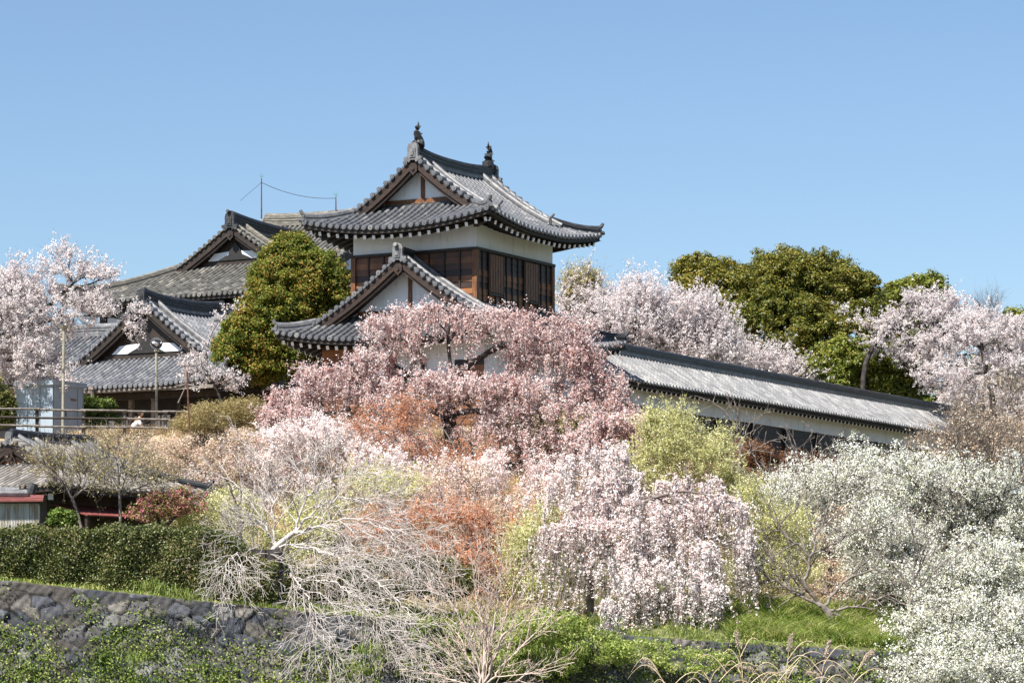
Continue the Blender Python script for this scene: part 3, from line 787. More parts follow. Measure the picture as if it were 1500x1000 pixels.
w = MB(); w.add([(-2.6,-4.3,1.35),(2.2,-4.3,1.35),(2.2,-2.7,1.75),(-2.6,-2.7,1.75),(-2.6,-4.3,1.31),(2.2,-4.3,1.31),(2.2,-2.7,1.71),(-2.6,-2.7,1.71)],
               [(0,1,2,3),(7,6,5,4),(0,4,5,1),(0,3,7,4),(1,5,6,2)])
w.build('red_canopy', RED, house)
for k in range(4):
    q = MB(); q.box(-2.5+k*1.5,-2.38+k*1.5,-4.2,-4.08,-.3,1.33); q.build('canopy_post', WOOD_D, house)
# shed of rusty corrugated sheet
RUST = M_surf('rusty_white_sheet', [(.30,.16,.08),(.50,.47,.42),(.62,.62,.60)], 2.2, .7, stretch=(3,3,.35), stops=[.36,.47,.55])
sh = empty('shed', (PX(10, 97), 97, 2.45), math.radians(8))
tag(sh, 'small rusty white corrugated metal shed with red roof edge behind the hedge', 'shed')
w = MB(); n = 60; x0, x1 = -1.9, 1.0
vs = []; fs = []
for i in range(n*2+1):
    x = x0+(x1-x0)*i/(2*n); y = -1.2 + (.02 if i % 2 else -.02); vs += [(x, y, -.6), (x, y, 2.1)]
for i in range(n*2): fs.append((2*i, 2*i+2, 2*i+3, 2*i+1))
w.add(vs, fs); vs = []; fs = []
for i in range(49):
    y = -1.2+2.4*i/48; x = 1.0+(.02 if i % 2 else -.02); vs += [(x, y, -.6), (x, y, 2.1)]
for i in range(48): fs.append((2*i, 2*i+2, 2*i+3, 2*i+1))
w.add(vs, fs); w.add([(-1.9,-1.2,-.6),(-1.9,1.2,-.6),(-1.9,1.2,2.1),(-1.9,-1.2,2.1),(1,1.2,-.6),(1,1.2,2.1)], [(0,3,2,1),(1,2,5,4)])
w.build('sheet_wall', RUST, sh)
w = MB(); w.add([(-2.2,-1.5,2.16),(1.15,-1.5,2.22),(1.15,1.3,2.5),(-2.2,1.3,2.5),(-2.2,-1.5,2.10),(1.15,-1.5,2.16),(1.15,1.3,2.44),(-2.2,1.3,2.44)], [(0,1,2,3),(7,6,5,4),(0,4,5,1),(1,5,6,2),(0,3,7,4),(3,2,6,7)])
w.build('roof_sheet', RED, sh)
for i, (a, b) in enumerate(((.55,.35),(.2,.55))):
    q = MB(); q.tube([(-2.1, -.9+i*.5, 2.42+i*.1), (.2+a, -.9+i*.5, 2.44+i*.1)], .12, 8); q.build('ridge_roll', RIDGE_L, sh)
q = MB(); q.tube([(.75,-.9,2.42),(.85,-.9,2.75)], [.16,.13], 9); q.build('end_cap', RIDGE, sh)

# ------------------------------------------------------------------ fence, container, lamps, rods
fx = [(-24.0,121.5),(-21.5,122.0),(-19.0,122.5),(-17.2,122.9),(-15.6,123.3),(-14.0,123.7),(-12.4,124.2)]
fence = empty('wooden_fence', (fx[3][0], fx[3][1], 8.7)); fo = np.array([fx[3][0], fx[3][1], 8.7])
tag(fence, 'weathered three rail wooden fence along the top of the dry bank', 'fence')
for x, y in fx:
    q = MB(); q.tube([np.array([x,y,8.2])-fo, np.array([x,y,9.62])-fo], .075, 7); q.build('post', WOOD_G if x > -18 else WOOD_D, fence)
for hh in (.98, .62, .25):
    for (a, b) in zip(fx[:-1], fx[1:]):
        q = MB(); q.tube([np.array([a[0]-.1,a[1]-.1,8.68+hh*.9+random.Random(a[0]+hh).uniform(-.03,.03)])-fo, np.array([b[0]+.1,b[1]-.1,8.68+hh*.9+random.Random(b[0]*3+hh).uniform(-.03,.03)])-fo], .05, 6)
        q.build('rail', WOOD_G if (hh != .62 or a[0] > -17) else WOOD_D, fence)

POLE0 = M_surf('dark_seam', [(.05,.06,.07),(.09,.10,.11)], 4)
cb = empty('storage_container', (PX(68,127.0), 128.0, 8.72), ROT)
tag(cb, 'pale blue grey metal storage cabinet behind the fence under the cherry blossom', 'container')
PB = M_surf('pale_blue_paint', [(.24,.30,.36),(.29,.35,.41),(.32,.38,.44)], 1.5, .5)
w = MB(); w.box(-1.05,1.05,-.95,.95,0,2.2); w.build('body', PB, cb)
w = MB(); w.box(-1.15,1.15,-1.05,1.05,2.2,2.4); w.build('top', PB, cb)
w = MB(); w.box(-.3,-.285,-.962,-.95,.05,2.15); w.build('door_seam', WOOD_D, cb)
for x_ in (-1.0, .62, 1.0):
    w = MB(); w.box(x_-.006,x_+.006,-.962,-.95,.05,2.15); w.build('panel_seam', POLE0, cb)
for y_ in (-.3, .35):
    w = MB(); w.box(-1.062,-1.05,y_-.006,y_+.006,.05,2.15); w.build('panel_seam', POLE0, cb)
w = MB(); w.box(-.2,-.16,-.99,-.95,.95,1.15); w.build('handle', POLE0, cb)
w = MB(); w.box(-1.1,1.1,-1.0,1.0,-.3,0.0); w.build('plinth', WOOD_G, cb)
w = MB(); w.box(.15,.55,-.965,-.95,1.62,1.72); w.build('name_plate', M_surf('plate_brown', [(.15,.09,.06),(.2,.12,.08)], 4), cb)

POLE = M_surf('weathered_pole_paint', [(.16,.15,.11),(.30,.28,.22),(.36,.34,.28)], 5, .6)
GLASS, nt_, b_ = newmat('lamp_glass'); b_.inputs['Transmission Weight'].default_value = 1; b_.inputs['IOR'].default_value = 1.04; b_.inputs['Roughness'].default_value = .02
lamp = empty('street_lamp', (PX(229,130), 130, 9.2)); tag(lamp, 'slim lamp post with clear glass globe in front of the entrance hall roof', 'lamp post')
w = MB(); w.tube([(0,0,-.8),(0,0,3.45)], .055, 8); w.build('pole', POLE, lamp)
w = MB(); w.tube([(0,0,3.42),(0,0,3.52)], .11, 10); w.build('collar', POLE, lamp)
import bmesh
def sphere_obj(name, r, loc, mat, parent, seg=20):
    me = bpy.data.meshes.new(name); bm = bmesh.new(); bmesh.ops.create_uvsphere(bm, u_segments=seg, v_segments=seg//2+2, radius=r); bm.to_mesh(me); bm.free()
    me.polygons.foreach_set('use_smooth', [True]*len(me.polygons)); me.materials.append(mat)
    o = bpy.data.objects.new(name, me); o.location = loc; return link(o, parent)
sphere_obj('globe', .27, (0,0,3.76), GLASS, lamp)
sphere_obj('bulb', .09, (0,0,3.74), WHITE, lamp, 12)
l2 = empty('street_lamp', (PX(97,127), 126.0, 9.2)); tag(l2, 'mossy lamp pole beside the pale container, its head lost in cherry blossom', 'lamp post')
w = MB(); w.tube([(0,0,-.6),(.05,0,3.95)], .06, 8); w.build('pole', POLE, l2)
w = MB(); w.tube([(.05,0,3.95),(.05,0,4.1)], [.12,.2], 10); w.build('lamp_head', POLE, l2)
sphere_obj('globe', .25, (.05,0,4.33), GLASS, l2)

tp = empty('metal_stake', (PX(281,116), 116, 5.4)); tag(tp, 'thin rusty metal stake leaning on the dry bank, cross piece near its top', 'stake')
RUSTY = M_surf('rusty_iron', [(.05,.02,.014),(.11,.045,.03),(.18,.09,.065)], 8, .8)
w = MB(); w.tube([(.02,0,0),(-.18,0,5.1)], .035, 6); w.build('shaft', RUSTY, tp)
w = MB(); w.tube([(-.6,0,4.55),(-.2,0,4.62),(.25,0,4.5)], .035, 5); w.tube([(-.2,0,4.6),(-.5,-.2,3.9)], .018, 5); w.build('cross_piece', WOOD_G, tp)

def rod(name, loc, h, label):
    e = empty(name, loc); tag(e, label, 'lightning rod', 'lightning rods on the hall ridge')
    w = MB(); w.tube([(0,0,-.3),(0,0,h)], [.045,.03], 6); w.build('mast', RUSTY, e)
    gm = M_surf('verdigris', [(.08,.25,.18),(.12,.32,.22)], 5)
    w = MB(); w.tube([(0,0,h),(0,0,h+.35)], [.03,.01], 5); w.tube([(0,0,h+.05),(.12,0,h+.22)], [.02,.01], 4); w.tube([(0,0,h+.05),(-.12,0,h+.22)], [.02,.01], 4); w.build('tip', gm, e)
p1 = P(383, 312, 165.6); p2 = P(492, 301, 166.0)
rod('lightning_rod', p1, 1.85, 'taller lightning rod standing behind the hall gable')
rod('lightning_rod', p2, .45, 'short lightning rod near the curled end of the rear ridge')
WIRE = M_surf('black_wire', [(.03,.03,.035),(.05,.05,.055)], 3, .6)
q = MB(); a = p1+(0,0,1.65); b = p2+(0,0,.4)
q.tube([a+(b-a)*i/14+np.array([0,0,-.28*4*(i/14)*(1-i/14)]) for i in range(15)], .014, 4)
tag(q.build('cable', WIRE), 'thin sagging wire strung between the two lightning rods', 'cable')
q = MB(); b = P(352, 294, 160.5); q.tube([a, b], .012, 4); tag(q.build('cable', WIRE), 'short straight wire running down from the taller rod to the gable end', 'cable')

# person resting behind the fence
def skin_body(name, verts, edges, rad, mat, parent, sub=2):
    me = bpy.data.meshes.new(name); me.from_pydata(verts, edges, []); o = bpy.data.objects.new(name, me); link(o, parent)
    me.materials.append(mat)
    md = o.modifiers.new('skin', 'SKIN'); md.use_smooth_shade = True
    if not me.skin_vertices: me.skin_vertices.new(name='')
    for i, r in enumerate(rad): me.skin_vertices[0].data[i].radius = (r, r)
    me.skin_vertices[0].data[0].use_root = True
    s2 = o.modifiers.new('sub', 'SUBSURF'); s2.levels = sub; s2.render_levels = sub
    return o
per = empty('person', (PX(201,125.2), 125.2, 8.62)); tag(per, 'person crouching behind the fence in a white top, dark hair, seen from the side', 'person')
SKIN = M_surf('skin', [(.45,.26,.18),(.52,.31,.22)], 4, .6); HAIR = M_surf('dark_hair', [(.02,.012,.01),(.04,.025,.02)], 8, .5); SHIRT = M_surf('white_shirt', [(.6,.6,.63),(.78,.78,.8)], 5, .8); TROU = M_surf('dark_trousers', [(.03,.03,.035),(.06,.06,.07)], 5, .9)
v = [(-.18,0,.28),(-.10,0,.50),(.02,0,.70),(.09,0,.80),(.14,-.02,.90),(.10,-.17,.68),(.18,-.20,.45),(.33,-.12,.42),(.10,.17,.68),(.18,.20,.45),(.33,.12,.42),
     (-.12,-.12,.26),(.22,-.15,.42),(.10,-.15,.05),(.27,-.15,.03),(-.12,.12,.26),(.22,.15,.42),(.10,.15,.05),(.27,.15,.03)]
e_ = [(0,1),(1,2),(2,3),(3,4),(2,5),(5,6),(6,7),(2,8),(8,9),(9,10),(0,11),(11,12),(12,13),(13,14),(0,15),(15,16),(16,17),(17,18)]
r_ = [.15,.15,.14,.055,.09,.06,.045,.035,.06,.045,.035,.10,.08,.055,.045,.10,.08,.055,.045]
skin_body('body', v, e_, r_, SKIN, per)
skin_body('shirt', [(-.2,0,.30),(-.10,0,.50),(.02,0,.69),(.10,-.18,.66),(.17,-.21,.5),(.10,.18,.66),(.17,.21,.5)], [(0,1),(1,2),(2,3),(3,4),(2,5),(5,6)], [.17,.175,.165,.075,.065,.075,.065], SHIRT, per)
skin_body('trousers', [(-.18,0,.26),(-.12,-.12,.25),(.22,-.15,.42),(.11,-.15,.12),(-.12,.12,.25),(.22,.15,.42),(.11,.15,.12)], [(0,1),(1,2),(2,3),(0,4),(4,5),(5,6)], [.165,.12,.095,.07,.12,.095,.07], TROU, per)
sphere_obj('head', .105, (.16,-.02,.98), SKIN, per, 16); sphere_obj('hair', .118, (.135,-.02,1.005), HAIR, per, 14)
# ------------------------------------------------------------------ vegetation helpers
def unit(rs, n):
    v = rs.normal(size=(n,3)); return v/np.linalg.norm(v, axis=1, keepdims=True)
def quads(C, size, rs, aspect=1.0, bias=None, bamt=0.0, var=.45):
    """one small rhombic leaf / petal cluster per centre"""
    n = len(C); N = unit(rs, n)
    if bias is not None:
        N = N + bamt*bias; N /= np.linalg.norm(N, axis=1, keepdims=True)
    T = unit(rs, n); T -= N*np.sum(T*N, 1, keepdims=True); T /= np.linalg.norm(T, axis=1, keepdims=True)+1e-9
    S = np.cross(N, T)
    a = (size*(1-var+2*var*rs.random(n)))[:,None]; b = a*aspect
    k = (.15*a)*N
    V = np.stack([C-T*a, C+S*b+k, C+T*a, C-S*b+k], 1).reshape(-1,3)
    return V
def quad_faces(n): return np.arange(4*n).reshape(n,4)

def tubes(pos, par, rad, sides_thick=6, thin=.03, smooth_root=True):
    """nodes with parent index -> tapered branch surface (vertices, quads)"""
    n = len(pos); idx = np.nonzero(par >= 0)[0]
    tan = np.zeros((n,3)); d = pos[idx]-pos[par[idx]]; L = np.linalg.norm(d, axis=1, keepdims=True)+1e-9
    tan[idx] = d/L
    root = np.nonzero(par < 0)[0]
    for r in root:
        ch = idx[par[idx] == r]
        tan[r] = tan[ch].mean(0) if len(ch) else (0,0,1)
        tan[r] /= np.linalg.norm(tan[r])+1e-9
    ref = np.array([.95,.28,.13])
    def frame(t):
        u = np.cross(t, ref); u /= np.linalg.norm(u, axis=1, keepdims=True)+1e-9
        return u, np.cross(u, t)
    Vs = []; Fs = []; off = 0
    for sel, ns in ((rad[idx] >= thin, sides_thick), (rad[idx] < thin, 3)):
        I = idx[sel]
        if not len(I): continue
        p = par[I]
        t0 = tan[p]; 
        # side branches start along their own direction
        dt = np.sum(tan[p]*tan[I], 1) < .75
        t0 = np.where(dt[:,None], tan[I], t0)
        u0, w0 = frame(t0); u1, w1 = frame(tan[I])
        r0 = np.minimum(rad[p], rad[I]*1.3)[:,None]; r1 = rad[I][:,None]
        ring = []
        for k in range(ns):
            a = 2*math.pi*k/ns
            ring.append(pos[p] + r0*(math.cos(a)*u0 + math.sin(a)*w0))
        for k in range(ns):
            a = 2*math.pi*k/ns
            ring.append(pos[I] + r1*(math.cos(a)*u1 + math.sin(a)*w1))
        V = np.stack(ring, 1); m = len(I)
        base = (np.arange(m)*2*ns)[:,None]
        f = np.array([[k, (k+1) % ns, ns+(k+1) % ns, ns+k] for k in range(ns)])
        Fq = (base[:,:,None] + f[None]).reshape(-1,4) + off
        Vs.append(V.reshape(-1,3)); Fs.append(Fq); off += m*2*ns
    return np.concatenate(Vs), np.concatenate(Fs)

def grow(trunk, T, rs, step=.5, w=.25, wig=.05, bend=.35, limbs=(), smooth=5):
    """trunk: polyline; T: crown targets. Every target is joined to the nearest branch by a bent twig."""
    cap = 400 + len(T)*16 + 60*len(limbs)
    pos = np.zeros((cap,3)); par = np.full(cap,-1); pl = np.zeros(cap); dr = np.zeros((cap,3)); n = 0
    tr = [np.array(p, float) for p in trunk]
    for i, p in enumerate(tr):
        if i == 0: pos[0] = p; n = 1; dr[0] = (0,0,1); continue
        L = np.linalg.norm(p-tr[i-1]); k = max(1, int(L/step))
        for j in range(1, k+1):
            q = tr[i-1] + (p-tr[i-1])*j/k + rs.normal(size=3)*wig*.5
            pos[n] = q; par[n] = n-1; pl[n] = pl[n-1]+L/k; dr[n] = (p-tr[i-1])/(L+1e-9); n += 1
    for lb in limbs:
        pts = [np.array(p, float) for p in lb]
        j = int(np.argmin(np.linalg.norm(pos[:n]-pts[0], axis=1))); prev = j; pts = [pos[j]] + pts[1:] if np.linalg.norm(pos[j]-pts[0]) < 1.0 else [pos[j]]+pts
        for u_, v_ in zip(pts[:-1], pts[1:]):
            L = np.linalg.norm(v_-u_); k = max(1, int(L/step))
            for q in range(1, k+1):
                pos[n] = u_+(v_-u_)*q/k + rs.normal(size=3)*wig*.4; par[n] = prev; pl[n] = pl[prev]+.5*L/k; dr[n] = (v_-u_)/(L+1e-9); prev = n; n += 1
    ntrunk = n; tips = []
    c = tr[-1]
    order = np.argsort(np.linalg.norm(T-c, axis=1) + rs.random(len(T))*.8)
    lo = 1 if ntrunk < 3 else (max(1, len(tr)//2) if limbs else ntrunk//2)
    for t in order:
        p = T[t]
        if n > cap-20: break
        d = np.linalg.norm(pos[lo:n]-p, axis=1)
        j = lo + int(np.argmin(d + w*pl[lo:n])); L = d[j-lo]
        if L < step*.25: continue
        k = max(1, int(math.ceil(L/step)))
        if n + k >= cap: break
        a = pos[j]; c1 = a + dr[j]*L*bend + rs.normal(size=3)*L*.06
        prev = j
        for q in range(1, k+1):
            s = q/k
            x = (1-s)**2*a + 2*s*(1-s)*c1 + s*s*p
            if q < k: x = x + rs.normal(size=3)*wig*min(1, L)
            pos[n] = x; par[n] = prev; v = x-pos[prev]; l = np.linalg.norm(v)+1e-9
            dr[n] = v/l; pl[n] = pl[prev]+l; prev = n; n += 1
        tips.append(prev)
    pos, par, dr = pos[:n], par[:n], dr[:n]
    cnt = np.zeros(n); ch = np.zeros(n, int)
    for i in range(n-1, 0, -1):
        if cnt[i] == 0: cnt[i] = 1
        cnt[par[i]] += cnt[i]
    for i in range(1, n): ch[par[i]] += 1
    # smooth the limbs so they flow instead of zigzagging
    main = np.full(n, -1)
    for i in range(1, n):
        p = par[i]
        if main[p] < 0 or cnt[i] > cnt[main[p]]: main[p] = i
    I = np.nonzero((main >= 0) & (par >= 0))[0]
    for _ in range(smooth):
        new = pos.copy(); new[I] = .5*pos[I] + .25*pos[par[I]] + .25*pos[main[I]]; pos = new
    I = np.nonzero(par >= 0)[0]
    v = pos[I]-pos[par[I]]; dr[I] = v/(np.linalg.norm(v, axis=1, keepdims=True)+1e-9)
    return pos, par, dr, cnt, np.nonzero(ch == 0)[0]

def ell(rs, E, n, Y0, shell=.0):
    """crown targets from ellipses given in photograph pixels, at real distance Y0 + dy.  E rows: px,py,rx,ry,weight[,dy,rd]"""
    E = [tuple(e)+(0,)*(6-len(e)) if len(e) < 6 else tuple(e) for e in E]
    wts = np.array([e[4] for e in E], float); wts /= wts.sum()
    out = []
    for i in rs.choice(len(E), n, p=wts):
        e = E[i]; v = rs.normal(size=3); v /= np.linalg.norm(v); r = (shell + (1-shell)*rs.random())**(1/3) if shell else rs.random()**(1/3)
        v = v*r
        Yc = Y0+e[5]; m = Yc/F
        rd = e[6] if len(e) > 6 else min(e[2], e[3]*1.5)*m
        c = P(e[0], e[1], Yc)
        out.append(c + np.array([v[0]*e[2]*m, v[1]*rd, v[2]*e[3]*m]))
    return np.array(out)

BARK = M_surf('dark_bark', [(.012,.010,.009),(.035,.028,.026),(.085,.068,.062)], 5, .85, .6, 25)
BARK_G = M_surf('grey_bark', [(.07,.055,.05),(.17,.14,.125),(.32,.28,.25)], 4, .85, .5, 20)
BARK_W = M_surf('pale_bark', [(.22,.18,.165),(.46,.41,.38),(.62,.57,.54)], 2.0, .85, .4, 20, stops=[.3,.45,.65])
BARK_P = M_surf('pinkish_pale_bark', [(.34,.24,.19),(.52,.41,.35),(.62,.53,.47)], 2.0, .85, .3, 20)

def make_tree(name, label, cat, Y0, trunk_px, E, n, leaf=None, seed=1, bark=None, rmin=.012, rexp=.48, rmax=9, step=.5, w=.25, wig=.05, bend=.35,
              per=30, spread=.25, size=.05, aspect=.8, shell=0., group=None, strands=0, slen=(.8,2.2), sper=40, out=None, crown='crown', trunk_r=None,
              node_leaf=0, up=.85, root_z=None, twigs=0, twl=.6, twr=.006, lump=None, srad=.006, kind=None, twup=.3, limbs=(), droop=0., sub=1.5, sout=.6, along=.9, clus=7, crad=.055, jit=.045, smax=3, tw_pow=0., spow=1.3):
    rs = np.random.default_rng(seed)
    tr = [P(a[0], a[1], Y0+(a[2] if len(a) > 2 else 0)) for a in trunk_px]
    gz = float(ground_z(tr[0][0], tr[0][1])) if root_z is None else root_z
    tr[0][2] = min(tr[0][2], gz-.1) if root_z is None else gz
    base = np.array([tr[0][0], tr[0][1], gz])
    T = ell(rs, E, n, Y0, shell)
    T = T[T[:,2] > ground_z(T[:,0], T[:,1])+.15]
    limbs = [[P(a_[0], a_[1], Y0+(a_[2] if len(a_) > 2 else 0)) for a_ in lb] for lb in limbs]
    pos, par, dr, cnt, tips = grow(tr, T, rs, step, w, wig, bend, limbs)
    rad = np.minimum(rmin*cnt**rexp, rmax)
    if trunk_r: rad *= 1; k = trunk_r/rad[0]; rad = rad*(1+(k-1)*np.clip((cnt/cnt[0])**.6, 0, 1))
    ob = empty(name, base); tag(ob, label, cat, group, kind)
    V, Fq = tubes(pos, par, rad)
    extraV = []; extraF = []
    L = []
    def addpoly(Q, r):
        """Q (m,k,3) fine twigs"""
        m, k, _ = Q.shape
        P_ = Q.reshape(-1,3); pr = np.arange(m*k)-1; pr[::k] = -1
        tap = np.tile(np.linspace(1,.5,k), m)*r
        # thin three-sided tubes
        I = np.nonzero(pr >= 0)[0]; t = P_[I]-P_[pr[I]]; t /= np.linalg.norm(t, axis=1, keepdims=True)+1e-9
        u = np.cross(t, np.array([.95,.28,.13])); u /= np.linalg.norm(u, axis=1, keepdims=True)+1e-9; w_ = np.cross(u, t)
        ring = []
        for src in (pr[I], I):
            for a in (0, 2.094, 4.189):
                ring.append(P_[src] + tap[src][:,None]*(math.cos(a)*u+math.sin(a)*w_))
        VV = np.stack(ring, 1); b = (np.arange(len(I))*6)[:,None]
        f = np.array([[0,1,4,3],[1,2,5,4],[2,0,3,5]])
        return VV.reshape(-1,3), (b[:,:,None]+f[None]).reshape(-1,4)
    allV = [V]; allF = [Fq]; off = len(V)
    small = np.nonzero(cnt <= 3)[0]
    if strands:
        src = rs.choice(small, strands)
        k = 7; s = np.linspace(0,1,k)[None,:,None]
        Ln = (slen[0]+(slen[1]-slen[0])*rs.random(strands)**spow)
        o = dr[src]*[1,1,0]+rs.normal(size=(strands,3))*.35*[1,1,0]
        outw = o*(.12+.25*rs.random((strands,1)))
        Q = pos[src][:,None,:] + outw[:,None,:]*(1-(1-s)**2)*Ln[:,None,None]*sout + np.array([0,0,-1.])*Ln[:,None,None]*(s**1.25) + np.array([0,0,.10])*Ln[:,None,None]*np.sin(s*3.14*.8)*(1-s)
        Q = Q + np.cumsum(rs.normal(size=(strands,k,3))*.012, 1)
        v_, f_ = addpoly(Q, srad*(1+rs.random())); allV.append(v_); allF.append(f_+off); off += len(v_)
        if leaf is not None:
            sc = max(1, int(sper/5))
            m = rs.integers(0, k-1, (strands, sc)); fr = rs.random((strands, sc))[...,None]
            ii = np.arange(strands)[:,None]
            C = np.repeat((Q[ii, m]*(1-fr)+Q[ii, m+1]*fr).reshape(-1,3), 5, 0)
            L.append(C + rs.normal(size=C.shape)*.036 + np.repeat(rs.normal(size=(len(C)//5,3))*.03, 5, 0))
    if twigs:
        cand = np.nonzero(cnt <= smax)[0]; pw = cnt[cand]**tw_pow; src = rs.choice(cand, twigs, p=pw/pw.sum())
        k = 5; s = np.linspace(0,1,k)[None,:,None]
        def spray(p0, d0, Ln, r):
            m_ = len(p0)
            Q = p0[:,None,:] + d0[:,None,:]*s*Ln[:,None,None] + np.array([0,0,-1.])*(droop*s**2)*Ln[:,None,None] + np.cumsum(rs.normal(size=(m_,k,3))*jit, 1)*s*Ln[:,None,None]
            return Q
        d = dr[src]*along + rs.normal(size=(twigs,3))*.5 + np.array([0,0,twup]); d /= np.linalg.norm(d, axis=1, keepdims=True)
        Ln = twl*(.4+.9*rs.random(twigs))
        Q = spray(pos[src], d, Ln, twr); Qs = [(Q, twr)]
        ns = int(twigs*sub)
        if ns:
            pk = rs.integers(0, twigs, ns); kk = rs.integers(1, k-1, ns)
            d2 = d[pk] + rs.normal(size=(ns,3))*.55; d2 /= np.linalg.norm(d2, axis=1, keepdims=True)
            Qs.append((spray(Q[pk, kk], d2, Ln[pk]*(.25+.4*rs.random(ns)), twr*.7), twr*.75))
        for Qx, rx in Qs:
            v_, f_ = addpoly(Qx, rx); allV.append(v_); allF.append(f_+off); off += len(v_)
            if leaf is not None and node_leaf:
                m_ = len(Qx); nl = node_leaf if Qx is Q else max(1, int(node_leaf*.6))
                cl = min(clus, nl); nc_ = max(1, nl//cl)
                m = rs.integers(0, k-1, (m_, nc_)); fr = rs.random((m_, nc_))[...,None]; ii = np.arange(m_)[:,None]
                C = np.repeat((Qx[ii, m]*(1-fr)+Qx[ii, m+1]*fr).reshape(-1,3), cl, 0)
                L.append(C+rs.normal(size=C.shape)*crad*.8)
    np_mesh('trunk', np.concatenate(allV)-base, np.concatenate(allF), bark or BARK, ob, True)
    if leaf is not None:
        if per:
            src = np.repeat(small, max(1, int(round(per/clus))))
            C = pos[src] + rs.normal(size=(len(src),3))*spread*np.array([1,1,.8])
            C = np.repeat(C, clus, 0); L.append(C + rs.normal(size=C.shape)*crad)
        C = np.concatenate(L)
        C = C[C[:,2] > ground_z(C[:,0], C[:,1])+.02]
        cen = C.mean(0)
        V = quads(C, size, rs, aspect, bias=np.array([[-.15,-.42,.88]]), bamt=up)
        np_mesh(crown, V-base, quad_faces(len(C)), leaf, ob)
    return ob

def leaf_mass(name, label, cat, Y0, E, n_clump, per, leaf, seed, size=.06, clump=.35, aspect=.6, group=None, kind=None, base_px=None, shell=.55, trunk=None, bark=None, up=.4, ndir=.8, core=.25, ground_base=True, twn=0, lumps=0, lump_r=1.2):
    """dense evergreen crown: leaf clumps on and inside the ellipses, leaves turned outwards of each clump"""
    rs = np.random.default_rng(seed)
    if lumps:
        Lc = ell(rs, E, lumps, Y0, shell); Lr = lump_r*(.6+.7*rs.random(lumps))
        pk = rs.integers(0, lumps, n_clump); D = unit(rs, n_clump); D[:,2] = D[:,2]*.75+.35; D /= np.linalg.norm(D, axis=1, keepdims=True)
        T = Lc[pk] + D*Lr[pk][:,None]*np.array([.85,.85,1.15])
    else:
        T = ell(rs, E, n_clump, Y0, shell)
    T = T[T[:,2] > ground_z(T[:,0], T[:,1])-.1]
    b = P(*base_px, Y0) if base_px else np.array([T[:,0].mean(), Y0, 0])
    b[2] = float(ground_z(b[0], b[1]))
    ob = empty(name, b); tag(ob, label, cat, group, kind)
    rc = clump*(.6+.8*rs.random(len(T)))
    D = unit(rs, len(T)*per); D[:,2] = D[:,2]*.75+.28
    rr_ = rs.random(len(D))**(.33)
    C = np.repeat(T, per, 0) + D*(np.repeat(rc, per)*rr_)[:,None]*np.array([1,1,.8])
    keep = C[:,2] > ground_z(C[:,0], C[:,1])+.02
    C, D = C[keep], D[keep]
    V = quads(C, size, rs, aspect, bias=D+np.array([[0,0,up]]), bamt=ndir)
    if trunk is not None or twn:
        tr = [P(a[0], a[1], Y0) for a in (trunk or [(base_px or (750,900)), (E[0][0], E[0][1])])]; tr[0][2] = b[2]-.1
        sub = T[rs.choice(len(T), min(len(T), twn or 80), replace=False)]
        pos, par, dr, cnt, tips = grow(tr, sub, rs, .6)
        Vt, Ft = tubes(pos, par, .016*cnt**.5)
        np_mesh('trunk', Vt-b, Ft, bark or BARK, ob, True)
    np_mesh('crown', V-b, quad_faces(len(C)), leaf, ob)
    return ob

def catmull(pts, step):
    P_ = [np.array(p, float) for p in pts]; P_ = [2*P_[0]-P_[1]] + P_ + [2*P_[-1]-P_[-2]]; out = [P_[1]]
    for i in range(1, len(P_)-2):
        a, b, c, d = P_[i-1:i+3]; n = max(2, int(np.linalg.norm(c-b)/step))
        for k in range(1, n+1):
            t = k/n; out.append(.5*((2*b)+(-a+c)*t+(2*a-5*b+4*c-d)*t*t+(-a+3*b-3*c+d)*t**3))
    return out

